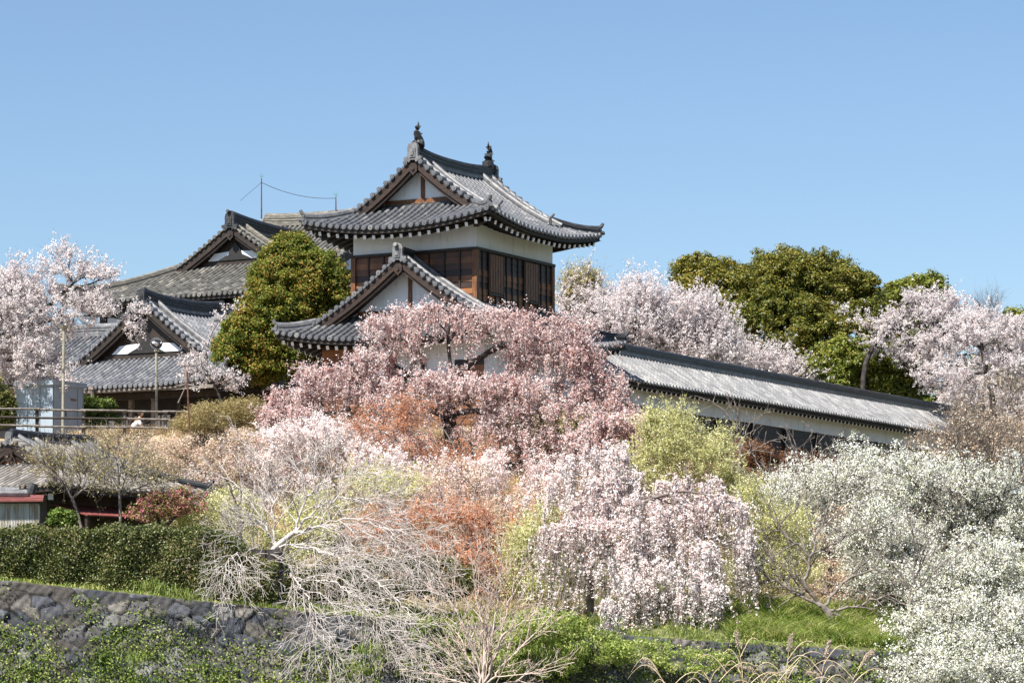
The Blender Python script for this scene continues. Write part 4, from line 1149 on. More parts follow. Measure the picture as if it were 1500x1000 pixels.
def arch_tree(name, label, Y0, trunk_px, limbs, seed, bark, r0=.09, r1=.035, levels=3, spacing=(.30,.22,.18), frac=(.55,.5,.5), ang=(35,35,30), grav=(.25,.35,.3), lift=.25,
              minr=.006, leaf=None, nleaf=0, size=.03, cat='tree', root_z=None, step=.16, wob=.05, maxlen=(9,2.2,1.1,.6), nb=1.0):
    """leafless tree drawn branch by branch: smooth limbs, each carrying side shoots that carry finer shoots"""
    rs = np.random.default_rng(seed); rnd = random.Random(seed)
    pos = []; par = []; rad = []
    def add_line(pts, rads, parent):
        prev = parent
        ids = []
        for p, r in zip(pts, rads):
            pos.append(np.asarray(p, float)); par.append(prev); rad.append(r); prev = len(pos)-1; ids.append(prev)
        return ids
    tr = [P(a[0], a[1], Y0+(a[2] if len(a) > 2 else 0)) for a in trunk_px]
    gz = float(ground_z(tr[0][0], tr[0][1])) if root_z is None else root_z
    tr[0][2] = gz-.15
    base = np.array([tr[0][0], tr[0][1], gz])
    tp = catmull(tr, step); trunk_ids = add_line(tp, np.linspace(r0, r0*.75, len(tp)), -1)
    queue = []
    for lb in limbs:
        q = [P(a[0], a[1], Y0+(a[2] if len(a) > 2 else 0)) for a in lb]
        j = min(range(len(pos)), key=lambda k: np.linalg.norm(pos[k]-q[0]))
        pts = catmull([pos[j]]+(q[1:] if np.linalg.norm(pos[j]-q[0]) < .6 else q), step)[1:]
        for k in range(len(pts)): pts[k] = pts[k] + rs.normal(size=3)*.03
        L = step*len(pts); ra = min(rad[j]*.8, r1*(.6+.4*min(1, L/4)))
        ids = add_line(pts, np.linspace(ra, minr*1.3, len(pts)), j)
        queue.append((ids, L, 0))
    tips = []
    while queue:
        ids, L, lv = queue.pop()
        if lv >= levels: continue
        s = spacing[lv]/nb; k = 1.5; side = 1
        st = step if lv == 0 else step*.7
        while k < len(ids)-.5:
            i = ids[int(k)]; pp = pos[i]; t = pos[i]-pos[par[i]]; t /= np.linalg.norm(t)+1e-9
            rem = 1-k/len(ids)
            ln = min(maxlen[lv+1], L*frac[lv]*(.35+.8*rem))*(.5+.7*rnd.random())
            if ln > .12:
                u = np.cross(t, [0,-1,.2]); u /= np.linalg.norm(u)+1e-9; side = -side
                a = math.radians(ang[lv]*(.6+.8*rnd.random()))
                d = t*math.cos(a) + (u*side*.9 + rs.normal(size=3)*.45)*math.sin(a); d[2] += lift*(.5 if lv else .8)*rnd.random(); d /= np.linalg.norm(d)
                n = max(3, int(ln/st)); pts = []; p = pp.copy(); dd = d.copy()
                for q in range(n):
                    p = p + dd*(ln/n); pts.append(p.copy()); dd = dd + np.array([0,0,-grav[lv]*ln/n]) + rs.normal(size=3)*wob; dd /= np.linalg.norm(dd)
                ra = max(minr, min(rad[i]*.62, .012+.010*ln))
                nid = add_line(pts, np.linspace(ra, minr*.8, n), i); queue.append((nid, ln, lv+1)); tips += nid[-2:]
            k += max(.6, (s*(.6+.8*rnd.random()))/st)
    pos = np.array(pos); par = np.array(par); rad = np.array(rad)
    ob = empty(name, base); tag(ob, label, cat)
    V, Fq = tubes(pos, par, rad, thin=.02)
    np_mesh('trunk', V-base, Fq, bark, ob, True)
    if leaf is not None and nleaf:
        C = np.repeat(pos[tips], nleaf, 0); C = C + rs.normal(size=C.shape)*.05
        np_mesh('crown', quads(C, size, rs, .6, np.array([[0,-.3,.8]]), .6)-base, quad_faces(len(C)), leaf, ob)
    return ob
# ------------------------------------------------------------------ leaf and blossom materials
PINK = M_leaf('rose_pink_blossom', [(.42,.19,.16),(.68,.42,.38),(.83,.65,.62),(.91,.82,.81),(.93,.89,.88)], .5, stops=[0,.22,.45,.7,1], nscale=.5, namt=.4)
PINK2 = M_leaf('pale_pink_blossom', [(.56,.33,.29),(.82,.65,.61),(.92,.85,.84),(.94,.92,.91)], .42, stops=[0,.16,.42,1], nscale=.4, namt=.3)
PALE = M_leaf('white_pink_blossom', [(.50,.36,.32),(.76,.66,.65),(.86,.80,.80),(.88,.86,.86)], .5, stops=[0,.1,.35,1])
WHITEB = M_leaf('cream_white_blossom', [(.16,.20,.05),(.50,.50,.24),(.86,.85,.76),(.93,.92,.88)], .4, stops=[0,.12,.26,1], nscale=.8, namt=.25)
EVER = M_leaf('bronze_evergreen_leaf', [(.04,.07,.012),(.11,.155,.02),(.21,.23,.035),(.42,.24,.06)], .3, .55, .22, stops=[0,.35,.7,1], nscale=.45, namt=.5)
EVER2 = M_leaf('olive_evergreen_leaf', [(.04,.058,.01),(.11,.135,.022),(.20,.195,.032),(.33,.25,.05)], .3, .42, .3, stops=[0,.35,.7,1], nscale=.25, namt=.45)
EVER3 = M_leaf('green_evergreen_leaf', [(.05,.08,.012),(.13,.17,.025),(.23,.25,.04),(.34,.31,.07)], .3, .42, .35)
MAPLE = M_leaf('young_maple_leaf', [(.42,.13,.06),(.68,.27,.13),(.80,.42,.24),(.86,.62,.44)], .45, stops=[0,.3,.7,1])
LIME = M_leaf('yellow_green_leaf', [(.30,.31,.07),(.58,.58,.21),(.76,.74,.42),(.85,.83,.60)], .4)
GRASS = M_leaf('fresh_grass', [(.06,.10,.015),(.16,.25,.035),(.32,.40,.08),(.55,.50,.24)], .4, nscale=.9, namt=.6)
GRASS_D = M_leaf('dry_grass', [(.24,.16,.09),(.48,.35,.22),(.68,.56,.40),(.44,.40,.17)], .3, nscale=.5)
WEED = M_leaf('wall_weed_leaf', [(.04,.07,.012),(.12,.19,.03),(.26,.34,.06),(.48,.48,.18)], .35, nscale=.5, namt=.4)
HEDGE = M_leaf('hedge_leaf', [(.02,.028,.008),(.05,.07,.016),(.11,.14,.03),(.22,.24,.08),(.30,.24,.12)], .25, .45, .4, nscale=.9, namt=.45)
DARKG = M_leaf('dark_undergrowth_leaf', [(.02,.03,.006),(.06,.08,.015),(.14,.15,.03),(.3,.27,.1)], .25, .5, .3)  # dark green leaf tones, a few tan
BUD = M_leaf('yellowish_bud', [(.30,.27,.08),(.50,.46,.18),(.6,.5,.3)], .35)
BROWNB = M_leaf('brown_bud', [(.26,.17,.11),(.46,.36,.25),(.75,.70,.6)], .3)
AZAL = M_leaf('azalea_leaf', [(.12,.14,.03),(.30,.28,.10),(.42,.20,.14),(.62,.16,.28)], .35, nscale=1.2, namt=.3)
REDL = M_leaf('rusty_leaf', [(.10,.045,.02),(.22,.10,.05),(.34,.19,.11)], .3)
OLIVE = M_leaf('dry_olive_leaf', [(.16,.13,.04),(.36,.29,.12),(.55,.45,.25)], .3)
PINE = M_leaf('pine_needle', [(.05,.09,.012),(.13,.20,.03),(.26,.30,.08)], .2)
BRUSH = M_leaf('pale_brush', [(.42,.25,.17),(.66,.48,.38),(.80,.66,.58),(.60,.58,.34)], .35)
FRESH = M_leaf('fresh_creeper_leaf', [(.12,.18,.03),(.28,.40,.07),(.46,.52,.14),(.62,.60,.30)], .45, nscale=.9, namt=.4)
REED = M_surf('dry_reed', [(.42,.30,.17),(.60,.46,.30),(.70,.58,.42)], 3, .8)
PLUME = M_leaf('reed_plume', [(.42,.32,.22),(.62,.52,.40),(.75,.68,.58)], .4)

# ------------------------------------------------------------------ behind the buildings
leaf_mass('evergreen_tree', 'broad bronze green evergreen with domed lumpy crown behind the gallery roof', 'evergreen tree', 184,
    [(1140,430,66,52,3),(1060,438,62,44,2),(1025,420,34,26,1.4),(1205,425,60,42,2),(1265,435,26,32,1.2),(1130,500,110,66,4,-2),(1225,505,66,56,2,-2),(1155,405,46,24,1.5),(1290,485,34,36,.8),(1150,570,90,30,2),(1240,560,60,30,1.4),(1060,490,50,46,1.5)],
    11000, 46, EVER2, 41, size=.070, clump=.36, base_px=(1150,640), trunk=[(1150,640),(1148,520),(1145,440)], shell=.25, ndir=1.3, lumps=650, lump_r=.72)
leaf_mass('evergreen_tree', 'dark green evergreen with flat top, beside the domed one and above the right cherry', 'evergreen tree', 192,
    [(1345,442,34,22,1.4),(1320,452,26,26,1),(1368,428,12,10,.5),(1340,490,50,36,2)], 2400, 36, EVER3, 42, size=.085, clump=.34, base_px=(1350,620), trunk=[(1350,620),(1345,500)], lumps=110, lump_r=.65)
leaf_mass('evergreen_tree', 'low olive green shrub tree spreading over the far end of the gallery ridge', 'evergreen tree', 179,
    [(1265,545,80,32,3),(1320,560,36,24,1),(1215,540,36,30,1.3),(1200,560,40,26,1)], 3200, 36, EVER3, 43, size=.085, clump=.34, base_px=(1265,640), trunk=[(1265,640),(1262,580)], lumps=160, lump_r=.65)
leaf_mass('evergreen_tree', 'dull green thicket closing the view behind the right border cherry', 'evergreen tree', 200,
    [(1480,560,60,50,2),(1440,620,70,50,2),(1520,620,60,60,2),(1380,610,50,40,1),(1490,510,40,36,1)], 1500, 36, EVER3, 49, size=.11, clump=.45, base_px=(1470,700), lumps=50, lump_r=1.1)
make_tree('willow', 'thin yellowish green tree rising beside the right wall of the turret', 'tree', 172, [(850,620),(848,500)],
    [(848,440,24,34,3),(862,425,16,18,1),(832,435,12,26,1)], 160, BUD, 44, BARK_G, per=9, spread=.25, size=.05, aspect=.5, twigs=700, twl=1.1, node_leaf=7, twup=1.4, along=.3, sub=2)
for i, (tr, E, n, sd, lb, Y) in enumerate([
    ([(905,620),(908,520)], [(870,475,40,40,2),(910,475,45,44,3),(905,500,80,46,3),(850,465,24,38,1),(940,450,28,28,.8)], 420, 51, 'white flowering cherry close behind the turret, tall upright sprays against the sky', 172),
    ([(1010,640),(1012,560)], [(985,490,54,40,3),(1010,525,66,36,3),(1030,485,30,36,1.4),(1055,505,20,26,.7)], 400, 52, 'white flowering cherry above the gallery ridge between turret and evergreen', 174),
    ([(1110,650),(1108,600)], [(1100,550,56,22,3),(1150,566,44,12,1.4),(1060,545,40,24,1.4)], 230, 53, 'low white flowering cherry peeping over the gallery ridge before the evergreens', 178)]):
    make_tree('cherry_tree', lb, 'cherry tree', Y, tr, E, n, PALE, sd, BARK, rmin=.016, per=0, spread=.25, size=.038, twigs=1450, twl=1.7, node_leaf=42, twup=1.0, shell=.2, w=.15, sub=1.2, along=.5, bend=.5)
for tr, E, n, sd, lb, Y, lim in [
    ([(1262,690),(1266,600),(1262,550),(1272,515),(1283,490)], [(1365,455,50,20,3),(1305,475,24,16,.8),(1405,475,50,20,2.6),(1360,505,60,22,3),(1280,505,16,14,.5),(1335,445,26,10,.6),(1395,520,60,20,2)], 340, 54, 'spreading cherry with dark forked limbs standing before the green evergreens', 176,
        [[(1283,490),(1265,465),(1240,455)],[(1283,490),(1310,480),(1350,475),(1400,470)],[(1283,490),(1290,460),(1320,440)],[(1310,480),(1340,510),(1380,520)]]),
    ([(1460,690),(1455,580),(1440,520)], [(1440,490,54,26,3),(1480,535,46,36,3),(1400,555,56,28,2.4),(1490,500,26,34,1)], 400, 55, 'cherry at the right border with white blossom sinking towards the gallery end', 172, []),
    ([(1450,690),(1440,640)], [(1420,588,36,18,2),(1470,600,46,30,2)], 220, 56, 'low pale cherry wrapped around the far end of the gallery roof', 184, [])]:
    make_tree('cherry_tree', lb, 'cherry tree', Y, tr, E, n, PALE, sd, BARK, rmin=.019, per=4, spread=.3, size=.036, twigs=1350, twl=1.0, node_leaf=28, twup=.25, w=.15, wig=.12, limbs=lim, trunk_r=.16)
make_tree('bare_tree', 'leafless grey tree top standing above the right cherry', 'tree', 195, [(1465,620),(1458,500)], [(1455,455,20,16,1),(1440,460,18,12,1)], 60, None, 57, BARK_G, rmin=.02, twigs=260, twl=1.2, twup=.6)

# ------------------------------------------------------------------ left side behind the bank
leaf_mass('evergreen_tree', 'glossy camphor tree, green with bronze young leaves, left of the turret', 'evergreen tree', 141.5,
    [(428,378,28,26,1.6),(425,405,50,42,3),(465,415,40,44,2.4),(420,455,66,60,4.5),(372,495,42,40,2.6),(430,505,66,42,3),(480,465,36,60,2.4),(348,522,32,28,1.8),(385,540,48,20,1.8),(400,440,40,40,1.5)],
    13000, 38, EVER, 61, size=.050, clump=.26, base_px=(425,640), trunk=[(425,640),(422,540),(425,450)], shell=.25, ndir=1.1, lumps=900, lump_r=.36)
make_tree('cherry_tree', 'cherry reaching in over the pale cabinet, dark limbs and open white blossom against the sky', 'cherry tree', 127,
    [(-75,640),(-40,540),(-20,500)],
    [(20,435,55,26,3),(60,470,66,20,3),(20,510,56,26,3),(110,400,36,12,1.0),(150,405,24,10,.6),(110,435,50,14,1.8),(160,458,36,8,1.2),(60,540,56,18,1.4),(-20,470,50,56,3),(96,378,14,5,.4),(195,472,14,8,.5),(30,405,36,12,1)],
    480, PALE, 62, BARK, rmin=.012, rexp=.46, per=0, spread=.20, size=.031, twigs=1750, twl=.85, node_leaf=28, twup=.15, wig=.1, root_z=8.6, sub=1.3,
    limbs=[[(-20,500),(20,480),(90,463),(150,460),(190,468)],[(20,480),(70,450),(100,430),(140,420),(160,395)],[(100,430),(105,400),(85,375)],[(-20,500),(10,450),(40,410)],[(-30,520),(30,530),(80,545)]])
make_tree('cherry_tree', 'second cherry behind the first, lower blossom around the left of the cabinet', 'cherry tree', 131,
    [(-90,640),(-40,560)], [(0,560,50,22,2),(-20,500,56,56,3),(60,560,46,10,1),(10,445,54,34,2)], 260, PALE, 63, BARK, rmin=.013, per=0, spread=.2, size=.038, twigs=1200, twl=.7, node_leaf=21, root_z=8.6)
make_tree('cherry_tree', 'small young cherry with sparse white blossom in front of the entrance hall eave', 'cherry tree', 133,
    [(330,640),(325,570),(300,530)], [(290,538,18,20,2),(318,555,24,12,2),(338,565,16,12,1),(275,548,8,20,.6),(338,458,8,18,.3)], 80, PALE, 64, BARK, rmin=.011, per=0, spread=.14, size=.030, twigs=220, twl=.65, node_leaf=14, twup=.5)
leaf_mass('pine_tree', 'small rounded pine with bright needles between cabinet and entrance hall', 'pine tree', 131,
    [(130,592,18,9,2),(152,596,16,9,2),(140,605,24,8,2),(125,620,14,10,1),(160,618,18,8,1)], 150, 90, PINE, 65, size=.06, clump=.2, aspect=.25, base_px=(140,640), trunk=[(140,640),(140,600)], up=1)
leaf_mass('bush', 'dark leafy bush at the foot of the pale cabinet', 'bush', 124.5,
    [(0,590,18,24,2),(8,605,12,20,1),(-20,580,30,40,2)], 150, 60, DARKG, 66, size=.05, clump=.3, base_px=(0,640))
leaf_mass('bush', 'rounded dry olive thicket on top of the dry bank', 'bush', 121.5,
    [(320,612,50,18,3),(360,605,32,20,2),(285,622,28,12,1.4),(390,620,26,18,1)], 600, 46, OLIVE, 67, size=.06, clump=.34, aspect=.14, base_px=(330,630), twn=200, up=1.2, ndir=.3, bark=BARK_G)

# ------------------------------------------------------------------ the great weeping cherry in front of the turret
make_tree('weeping_cherry', 'huge weeping cherry with tiers of rose pink blossom before the turret', 'weeping cherry', 121,
    [(668,700),(664,640),(650,600)],
    [(640,458,100,9,2.6,0,2.6),(740,466,90,9,2.4,0,2.6),(560,474,46,10,1.4,0,2),(830,474,46,12,1.2,0,2),(845,518,40,20,2,0,2),(885,560,34,22,1.8,0,2),(800,510,60,24,2,0,2),
     (545,520,34,18,1.2,0,2),(480,545,44,12,1.6,0,2),(430,580,36,12,1.4,0,2),(520,575,46,12,1.4,0,2),(650,556,80,14,2.4,-2.2,1.6),(740,564,90,16,2.8,-2.2,1.8),(820,596,60,18,2,-2,1.8),(600,590,46,16,1.2,-2.2,1.4),
     (900,615,46,14,1.5,-1,2),(570,540,12,26,.4,0,1),(860,590,60,24,2,-1,2),(450,610,60,12,1.6,-1,2),(400,605,22,12,.9,-1,1),
     (845,552,44,30,2.2,0,2),(915,618,26,30,1.6,0,1.4),(940,650,20,22,1,0,1.2),(830,640,50,26,1.8,-2,1.6),(770,640,46,22,1.6,-2.4,1.4),(740,600,40,20,1,-2.4,1.2),(590,640,44,20,1.2,-2.4,1.2),(510,620,60,22,2,-1.5,1.6),(440,635,50,18,1.6,-1.5,1.5),(560,575,40,20,1,-.5,1.5),(860,670,50,18,1,-2.5,1.4),(775,505,44,34,1.6,0,1.6),(600,500,34,24,.9,0,1.6),(700,625,44,14,.7,-2.4,1.2),(570,660,50,22,1,-1.8,1.3),(790,680,50,16,.9,-3,1.2)],
    1250, PINK, 71, BARK, rmin=.013, rexp=.45, per=24, spread=.20, size=.031, strands=5800, spow=1.8, slen=(.25,1.9), sper=40, w=.2, wig=.08, bend=.5, trunk_r=.30, step=.4, sout=.75,
    twigs=2200, twl=.8, twr=.006, droop=.5, node_leaf=9, twup=.1,
    limbs=[[(650,600),(655,550),(660,500),(640,465)],[(650,600),(600,545),(545,520),(480,548)],[(655,550),(700,530),(720,505),(790,492),(845,512),(885,555)],[(650,600),(610,590),(530,595),(450,610)],[(650,600),(720,600),(800,605),(880,620)],[(660,600,-1.5),(700,570,-2),(760,562,-2)]])
make_tree('weeping_cherry', 'paler weeping cherry on the lower slope, long strands of near white blossom', 'weeping cherry', 96,
    [(868,925),(862,860),(855,800),(870,760)],
    [(850,765,44,9,2,-1,1.6),(930,762,50,10,2,-1,1.6),(990,746,50,12,2,-1,1.6),(1040,730,50,12,2,-.5,1.6),(1082,742,22,8,1,-.5,1.2),(1010,706,50,10,2,0.6,1.5),(900,700,48,20,2,1,1.6),(890,665,36,22,2,1.4,1.5),(930,735,60,18,2,0,1.6),(860,730,40,20,1.2,0,1.4),
     (960,810,70,26,1.4,-2,1.4),(1035,800,26,26,1.0,-2,1.2),(820,775,30,12,1.1,-1,1.2),(1000,850,40,30,.8,-3,1),(800,720,40,26,.8,2,1.2),(850,690,30,30,1,2,1.2),(890,885,16,14,.8,-5,.5),(1085,790,20,20,.8,-1,1),(930,850,50,20,1.2,-3,1),(1040,860,16,20,.8,-3,.8),(890,820,40,16,1,-2,1)],
    460, PINK2, 72, BARK_G, rmin=.010, per=7, spread=.28, size=.030, strands=2300, spow=2.0, slen=(.35,3.3), sper=50, w=.2, wig=.07, bend=.5, trunk_r=.13, sout=.8,
    limbs=[[(870,760),(890,700,.5),(890,665,1)],[(870,760),(940,740,-.5),(1000,705,0),(1050,730,-.5),(1090,742,-.5)],[(860,800),(940,800,-1.5),(1030,800,-2)],[(860,800),(900,830,-3),(890,870,-5)]])
make_tree('weeping_cherry', 'weeping pink cherry sprays hanging behind the bare silver tree', 'weeping cherry', 113,
    [(560,760),(540,700),(500,670)], [(420,640,44,14,1.6,0,1.6),(480,635,44,14,1.4,0,1.6),(540,650,40,20,1.2,0,1.6),(380,680,56,18,1.6,0,1.6),(440,700,66,18,1.6,0,1.6),(310,700,40,14,1,0,1.4),(540,700,40,20,1,0,1.5),(350,730,60,20,1.2,0,1.5),(470,740,60,18,1,0,1.5),(600,680,40,20,.8,0,1)],
    560, PINK2, 73, BARK_P, rmin=.008, per=21, spread=.24, size=.032, strands=3200, slen=(.3,1.2), sper=25, w=.2, wig=.07, bend=.5, twigs=900, twl=.7, node_leaf=14, sout=.8, twr=.005)
make_tree('weeping_cherry', 'rusty pink weeping branch curving down over the yellow green shrubs', 'weeping cherry', 115,
    [(905,720),(900,640),(885,600)], [(900,615,40,16,2,0,1.5),(940,635,24,20,2,0,1.3),(870,640,40,20,1.6,0,1.6),(950,655,14,20,1,0,1)],
    200, PINK, 74, BARK, rmin=.011, per=14, spread=.16, size=.034, strands=1200, slen=(.4,1.5), sper=24)

# ------------------------------------------------------------------ maple, shrubs and bare trees on the slope
make_tree('maple_tree', 'maple with airy orange red young leaves in front of the great cherry trunk', 'maple tree', 108,
    [(655,850),(660,780),(668,740),(680,690)],
    [(560,620,56,24,2),(600,660,62,20,2.2),(690,670,60,18,2),(640,710,80,16,2),(720,730,90,12,1.6),(600,740,60,18,1.6),(660,770,70,16,1.6),(800,722,40,7,.7),(560,690,40,30,1),(690,800,60,14,1.4),(645,830,46,10,.9),(600,600,36,14,1)],
    520, MAPLE, 81, BARK_G, rmin=.009, per=9, spread=.22, size=.030, aspect=.5, w=.15, wig=.06, twigs=2600, twl=.6, twr=.005, node_leaf=8, twup=.1,
    limbs=[[(668,740),(620,690),(570,640)],[(680,690),(670,640),(620,600)],[(668,740),(740,725),(820,718)],[(660,770),(610,750),(560,740)]])
make_tree('maple_tree', 'lower coral maple spreading between the silver tree and the pale weeping cherry', 'maple tree', 102,
    [(640,900),(650,850),(665,810)],
    [(600,800,60,24,2),(680,830,66,26,2),(740,790,60,24,2),(560,770,50,24,1.4),(650,760,70,20,1.6),(720,850,60,20,1.4),(780,760,40,18,1),(620,860,50,18,1.2)],
    420, MAPLE, 119, BARK_P, rmin=.009, per=10, spread=.24, size=.028, aspect=.5, w=.15, wig=.06, twigs=2600, twl=.65, twr=.005, node_leaf=10, twup=.3, clus=3, crad=.035)
make_tree('weeping_cherry', 'low white pink blossoming branches among the coral maple leaves', 'weeping cherry', 106,
    [(640,830),(640,780),(650,720)],
    [(620,700,60,22,2,0,1.6),(700,690,50,24,1.6,0,1.4),(560,680,44,22,1.4,0,1.4),(640,750,80,18,1.4,0,1.6),(760,740,50,20,1.2,0,1.4),(800,700,40,30,1,0,1.4)],
    240, PINK2, 118, BARK_P, rmin=.008, per=14, spread=.26, size=.030, strands=1100, slen=(.3,1.2), sper=30, twigs=600, twl=.6, node_leaf=14, sout=.8, twr=.005)
arch_tree('bare_tree', 'bare silver barked tree leaning over the wall, arching white twigs reaching to the foot', 93,
    [(388,850),(392,820,-.1),(405,800,-.2),(430,780,-.3)],
    [[(430,780,-.3),(480,735,-.3),(550,735,-.3),(610,775,-.5),(640,830,-.9)],[(430,780,-.3),(500,770,-.8),(570,800,-1.3),(620,860,-2)],[(405,800,-.2),(470,805,-1),(540,845,-2.4),(600,900,-4.2),(640,985,-5.5)],
     [(392,830,-.1),(430,845,-2.4),(462,900,-4.8),(482,960,-5.5),(486,1020,-6)],[(430,845,-2.4),(500,858,-3.6),(560,920,-5),(600,1010,-6)],[(392,820,-.1),(362,806,-2.2),(334,822,-4),(326,872,-4.8)],[(362,806,-2.2),(350,846,-4.4),(374,892,-5)],[(500,858,-3.6),(540,900,-4.8),(550,960,-5.6),(540,1010,-6)],[(430,780,-.3),(520,760,-.9),(600,800,-1.6),(650,870,-2.6)],
     [(405,800,-.2),(398,730,0),(380,670,.3),(340,640,.5)],[(398,740,0),(430,690,.2),(470,655,.3),(520,650,.2)],[(405,800,-.2),(370,740,.2),(330,700,.3),(290,690,.3)],[(430,780,-.3),(455,720,0),(520,690,0),(580,700,-.2)],[(470,805,-1),(520,820,-2.4),(545,880,-3.8)]],
    82, BARK_W, r0=.10, r1=.034, spacing=(.20,.17,.15), frac=(.5,.6,.55), grav=(.6,.5,.4), lift=.45, minr=.0068, maxlen=(9,2.1,1.15,.6))
arch_tree('bare_tree', 'upright grey bare tree beside the hedge end, thin dark limbs', 97,
    [(350,850),(352,790),(350,750)],
    [[(350,750),(330,700),(290,660)],[(350,750),(352,690),(340,640)],[(352,780),(390,720),(410,660)],[(352,790),(310,740),(270,710)]],
    83, BARK_G, r0=.07, r1=.035, spacing=(.34,.26,.2), grav=(-.1,0,0), lift=.4, minr=.007, maxlen=(9,1.6,.8,.4))
arch_tree('bare_shrub', 'pale pinkish leafless shrub fanning up from the foot of the wall', 86.5,
    [(705,1050),(706,1010)],
    [[(706,1010),(690,940),(650,860),(640,810)],[(706,1010),(708,930),(695,850),(700,790)],[(706,1010),(735,930),(755,850),(790,810)],[(706,1010),(750,960),(800,910),(830,880)],[(706,1010),(660,960),(610,930)],[(706,1010),(715,940),(730,880),(735,800)],
     [(706,1010),(680,950),(660,900),(620,870)],[(706,1010),(770,990),(830,960)],[(706,1010),(650,990),(590,980)],[(735,930),(780,900),(800,860)]],
    84, BARK_P, r0=.08, r1=.034, spacing=(.19,.16,.14), frac=(.5,.55,.55), grav=(-.25,-.15,0), lift=.5, minr=.008, maxlen=(9,1.4,.8,.4), cat='shrub', root_z=-2.6, ang=(28,30,30))
arch_tree('bare_tree', 'low spreading leafless tree with dark crooked trunk above the bright grass', 95,
    [(1222,925),(1217,903),(1205,888)],
    [[(1205,888),(1170,870),(1130,850),(1085,868),(1060,885)],[(1205,888),(1180,860),(1184,815),(1140,770),(1105,700)],[(1184,820),(1230,790),(1290,770),(1330,790)],[(1212,893),(1260,885),(1310,870),(1350,890)],[(1184,815),(1205,760),(1225,700),(1220,650)],
     [(1205,888),(1240,850),(1290,835),(1340,840)],[(1170,870),(1120,820),(1080,790)],[(1140,770),(1180,720),(1170,660)],[(1230,790),(1260,740),(1280,690)],[(1212,893),(1250,910),(1290,930)],[(1130,850),(1100,830),(1070,840)]],
    85, BARK_G, r0=.15, r1=.06, spacing=(.26,.2,.17), grav=(.1,.1,.1), lift=.35, minr=.0075, maxlen=(9,1.9,.95,.45))
arch_tree('bare_tree', 'leafless tree with reddish grey twigs reaching in between yellow green shrub and white blossom', 108,
    [(1150,860),(1150,790),(1155,750)],
    [[(1155,750),(1120,700),(1100,650),(1110,610)],[(1155,750),(1170,690),(1160,630)],[(1155,760),(1210,710),(1240,650)],[(1150,790),(1100,750),(1060,720)],[(1150,780),(1220,760),(1280,720)]],
    97, BARK_G, r0=.10, r1=.045, spacing=(.34,.25,.2), grav=(-.05,0,0), lift=.35, minr=.008, maxlen=(9,2.0,1.0,.5))
for tr, sd, lb, lim in [
    ([(1078,740),(1082,690),(1085,660)], 86, 'leafless grey brown tree in front of the gallery wall, nearer the turret', [[(1085,660),(1075,620),(1045,590),(1020,580)],[(1085,660),(1100,620),(1135,600)],[(1085,670),(1120,650),(1150,640)],[(1085,680),(1040,650),(1010,640)],[(1085,660),(1082,610),(1070,570)]]),
    ([(1185,750),(1188,710)], 87, 'leafless brown tree in front of the gallery wall, middle one of the row', [[(1188,710),(1200,670),(1235,635)],[(1188,710),(1170,670),(1150,625)],[(1188,720),(1230,690),(1270,670)],[(1188,720),(1140,690),(1110,680)],[(1188,710),(1190,660),(1185,615)]]),
    ([(1010,710),(1004,670)], 88, 'small leafless tree by the gallery wall next to the weeping cherry', [[(1004,670),(990,630),(965,600)],[(1004,670),(1020,640),(1040,610)],[(1004,680),(1040,670),(1060,660)]])]:
    arch_tree('bare_tree', lb, 124, tr, lim, sd, BARK_G, r0=.09, r1=.04, spacing=(.38,.28,.24), grav=(-.1,-.05,0), lift=.4, minr=.009, maxlen=(9,1.8,.9,.45))
for tr, E, n, sd, lb, Y in [
    ([(1345,780),(1350,720),(1352,680)], [(1370,665,44,20,2,0,2),(1410,640,40,36,2,0,2),(1320,695,50,16,1.4,0,1.8),(1380,690,60,24,2,0,2)], 220, 89, 'budding brown tree hiding the far end of the gallery', 114),
    ([(1460,800),(1456,720)], [(1450,630,54,44,2,0,2),(1480,680,46,46,2,0,2),(1420,690,46,36,1.6,0,1.8),(1470,575,34,16,.8,0,1.4)], 260, 90, 'budding brown tree at the right border above the white blossom', 112)]:
    make_tree('budding_tree', lb, 'tree', Y, tr, E, n, BROWNB, sd, BARK_G, rmin=.009, w=.12, twigs=1100, twl=.8, twr=.0065, twup=.6, bend=.5, per=0, spread=.2, size=.03, node_leaf=5, clus=3, crad=.05)
for tr, E, n, sd, lb, Y, lim in [
    ([(128,790),(120,750),(108,725)], [(95,695,44,22,2,0,1.4),(130,700,36,26,2,0,1.3),(72,680,22,14,.8,0,1)], 130, 91, 'thorny budding tree with dark crooked stem in front of the farmhouse roof', 98, [[(108,725),(90,700),(65,670)],[(115,735),(135,700),(140,670)]]),
    ([(178,790),(175,750),(182,725)], [(170,690,40,32,2,0,1.4),(205,695,46,32,2,0,1.4),(238,710,30,22,1,0,1),(165,665,34,18,.8,0,1)], 150, 92, 'wide budding tree with many twigs between the farmhouse and the dry bank', 98, [[(182,725),(170,690),(150,650)],[(182,725),(200,690),(210,650)],[(180,735),(220,715),(250,690)]])]:
    make_tree('budding_tree', lb, 'tree', Y, tr, E, n, BUD, sd, BARK_G, rmin=.008, rexp=.45, w=.12, twigs=420, twl=.85, twr=.007, twup=.9, bend=.5, per=0, spread=.1, size=.024, node_leaf=4, clus=2, limbs=lim, along=1.2, sub=1.6)

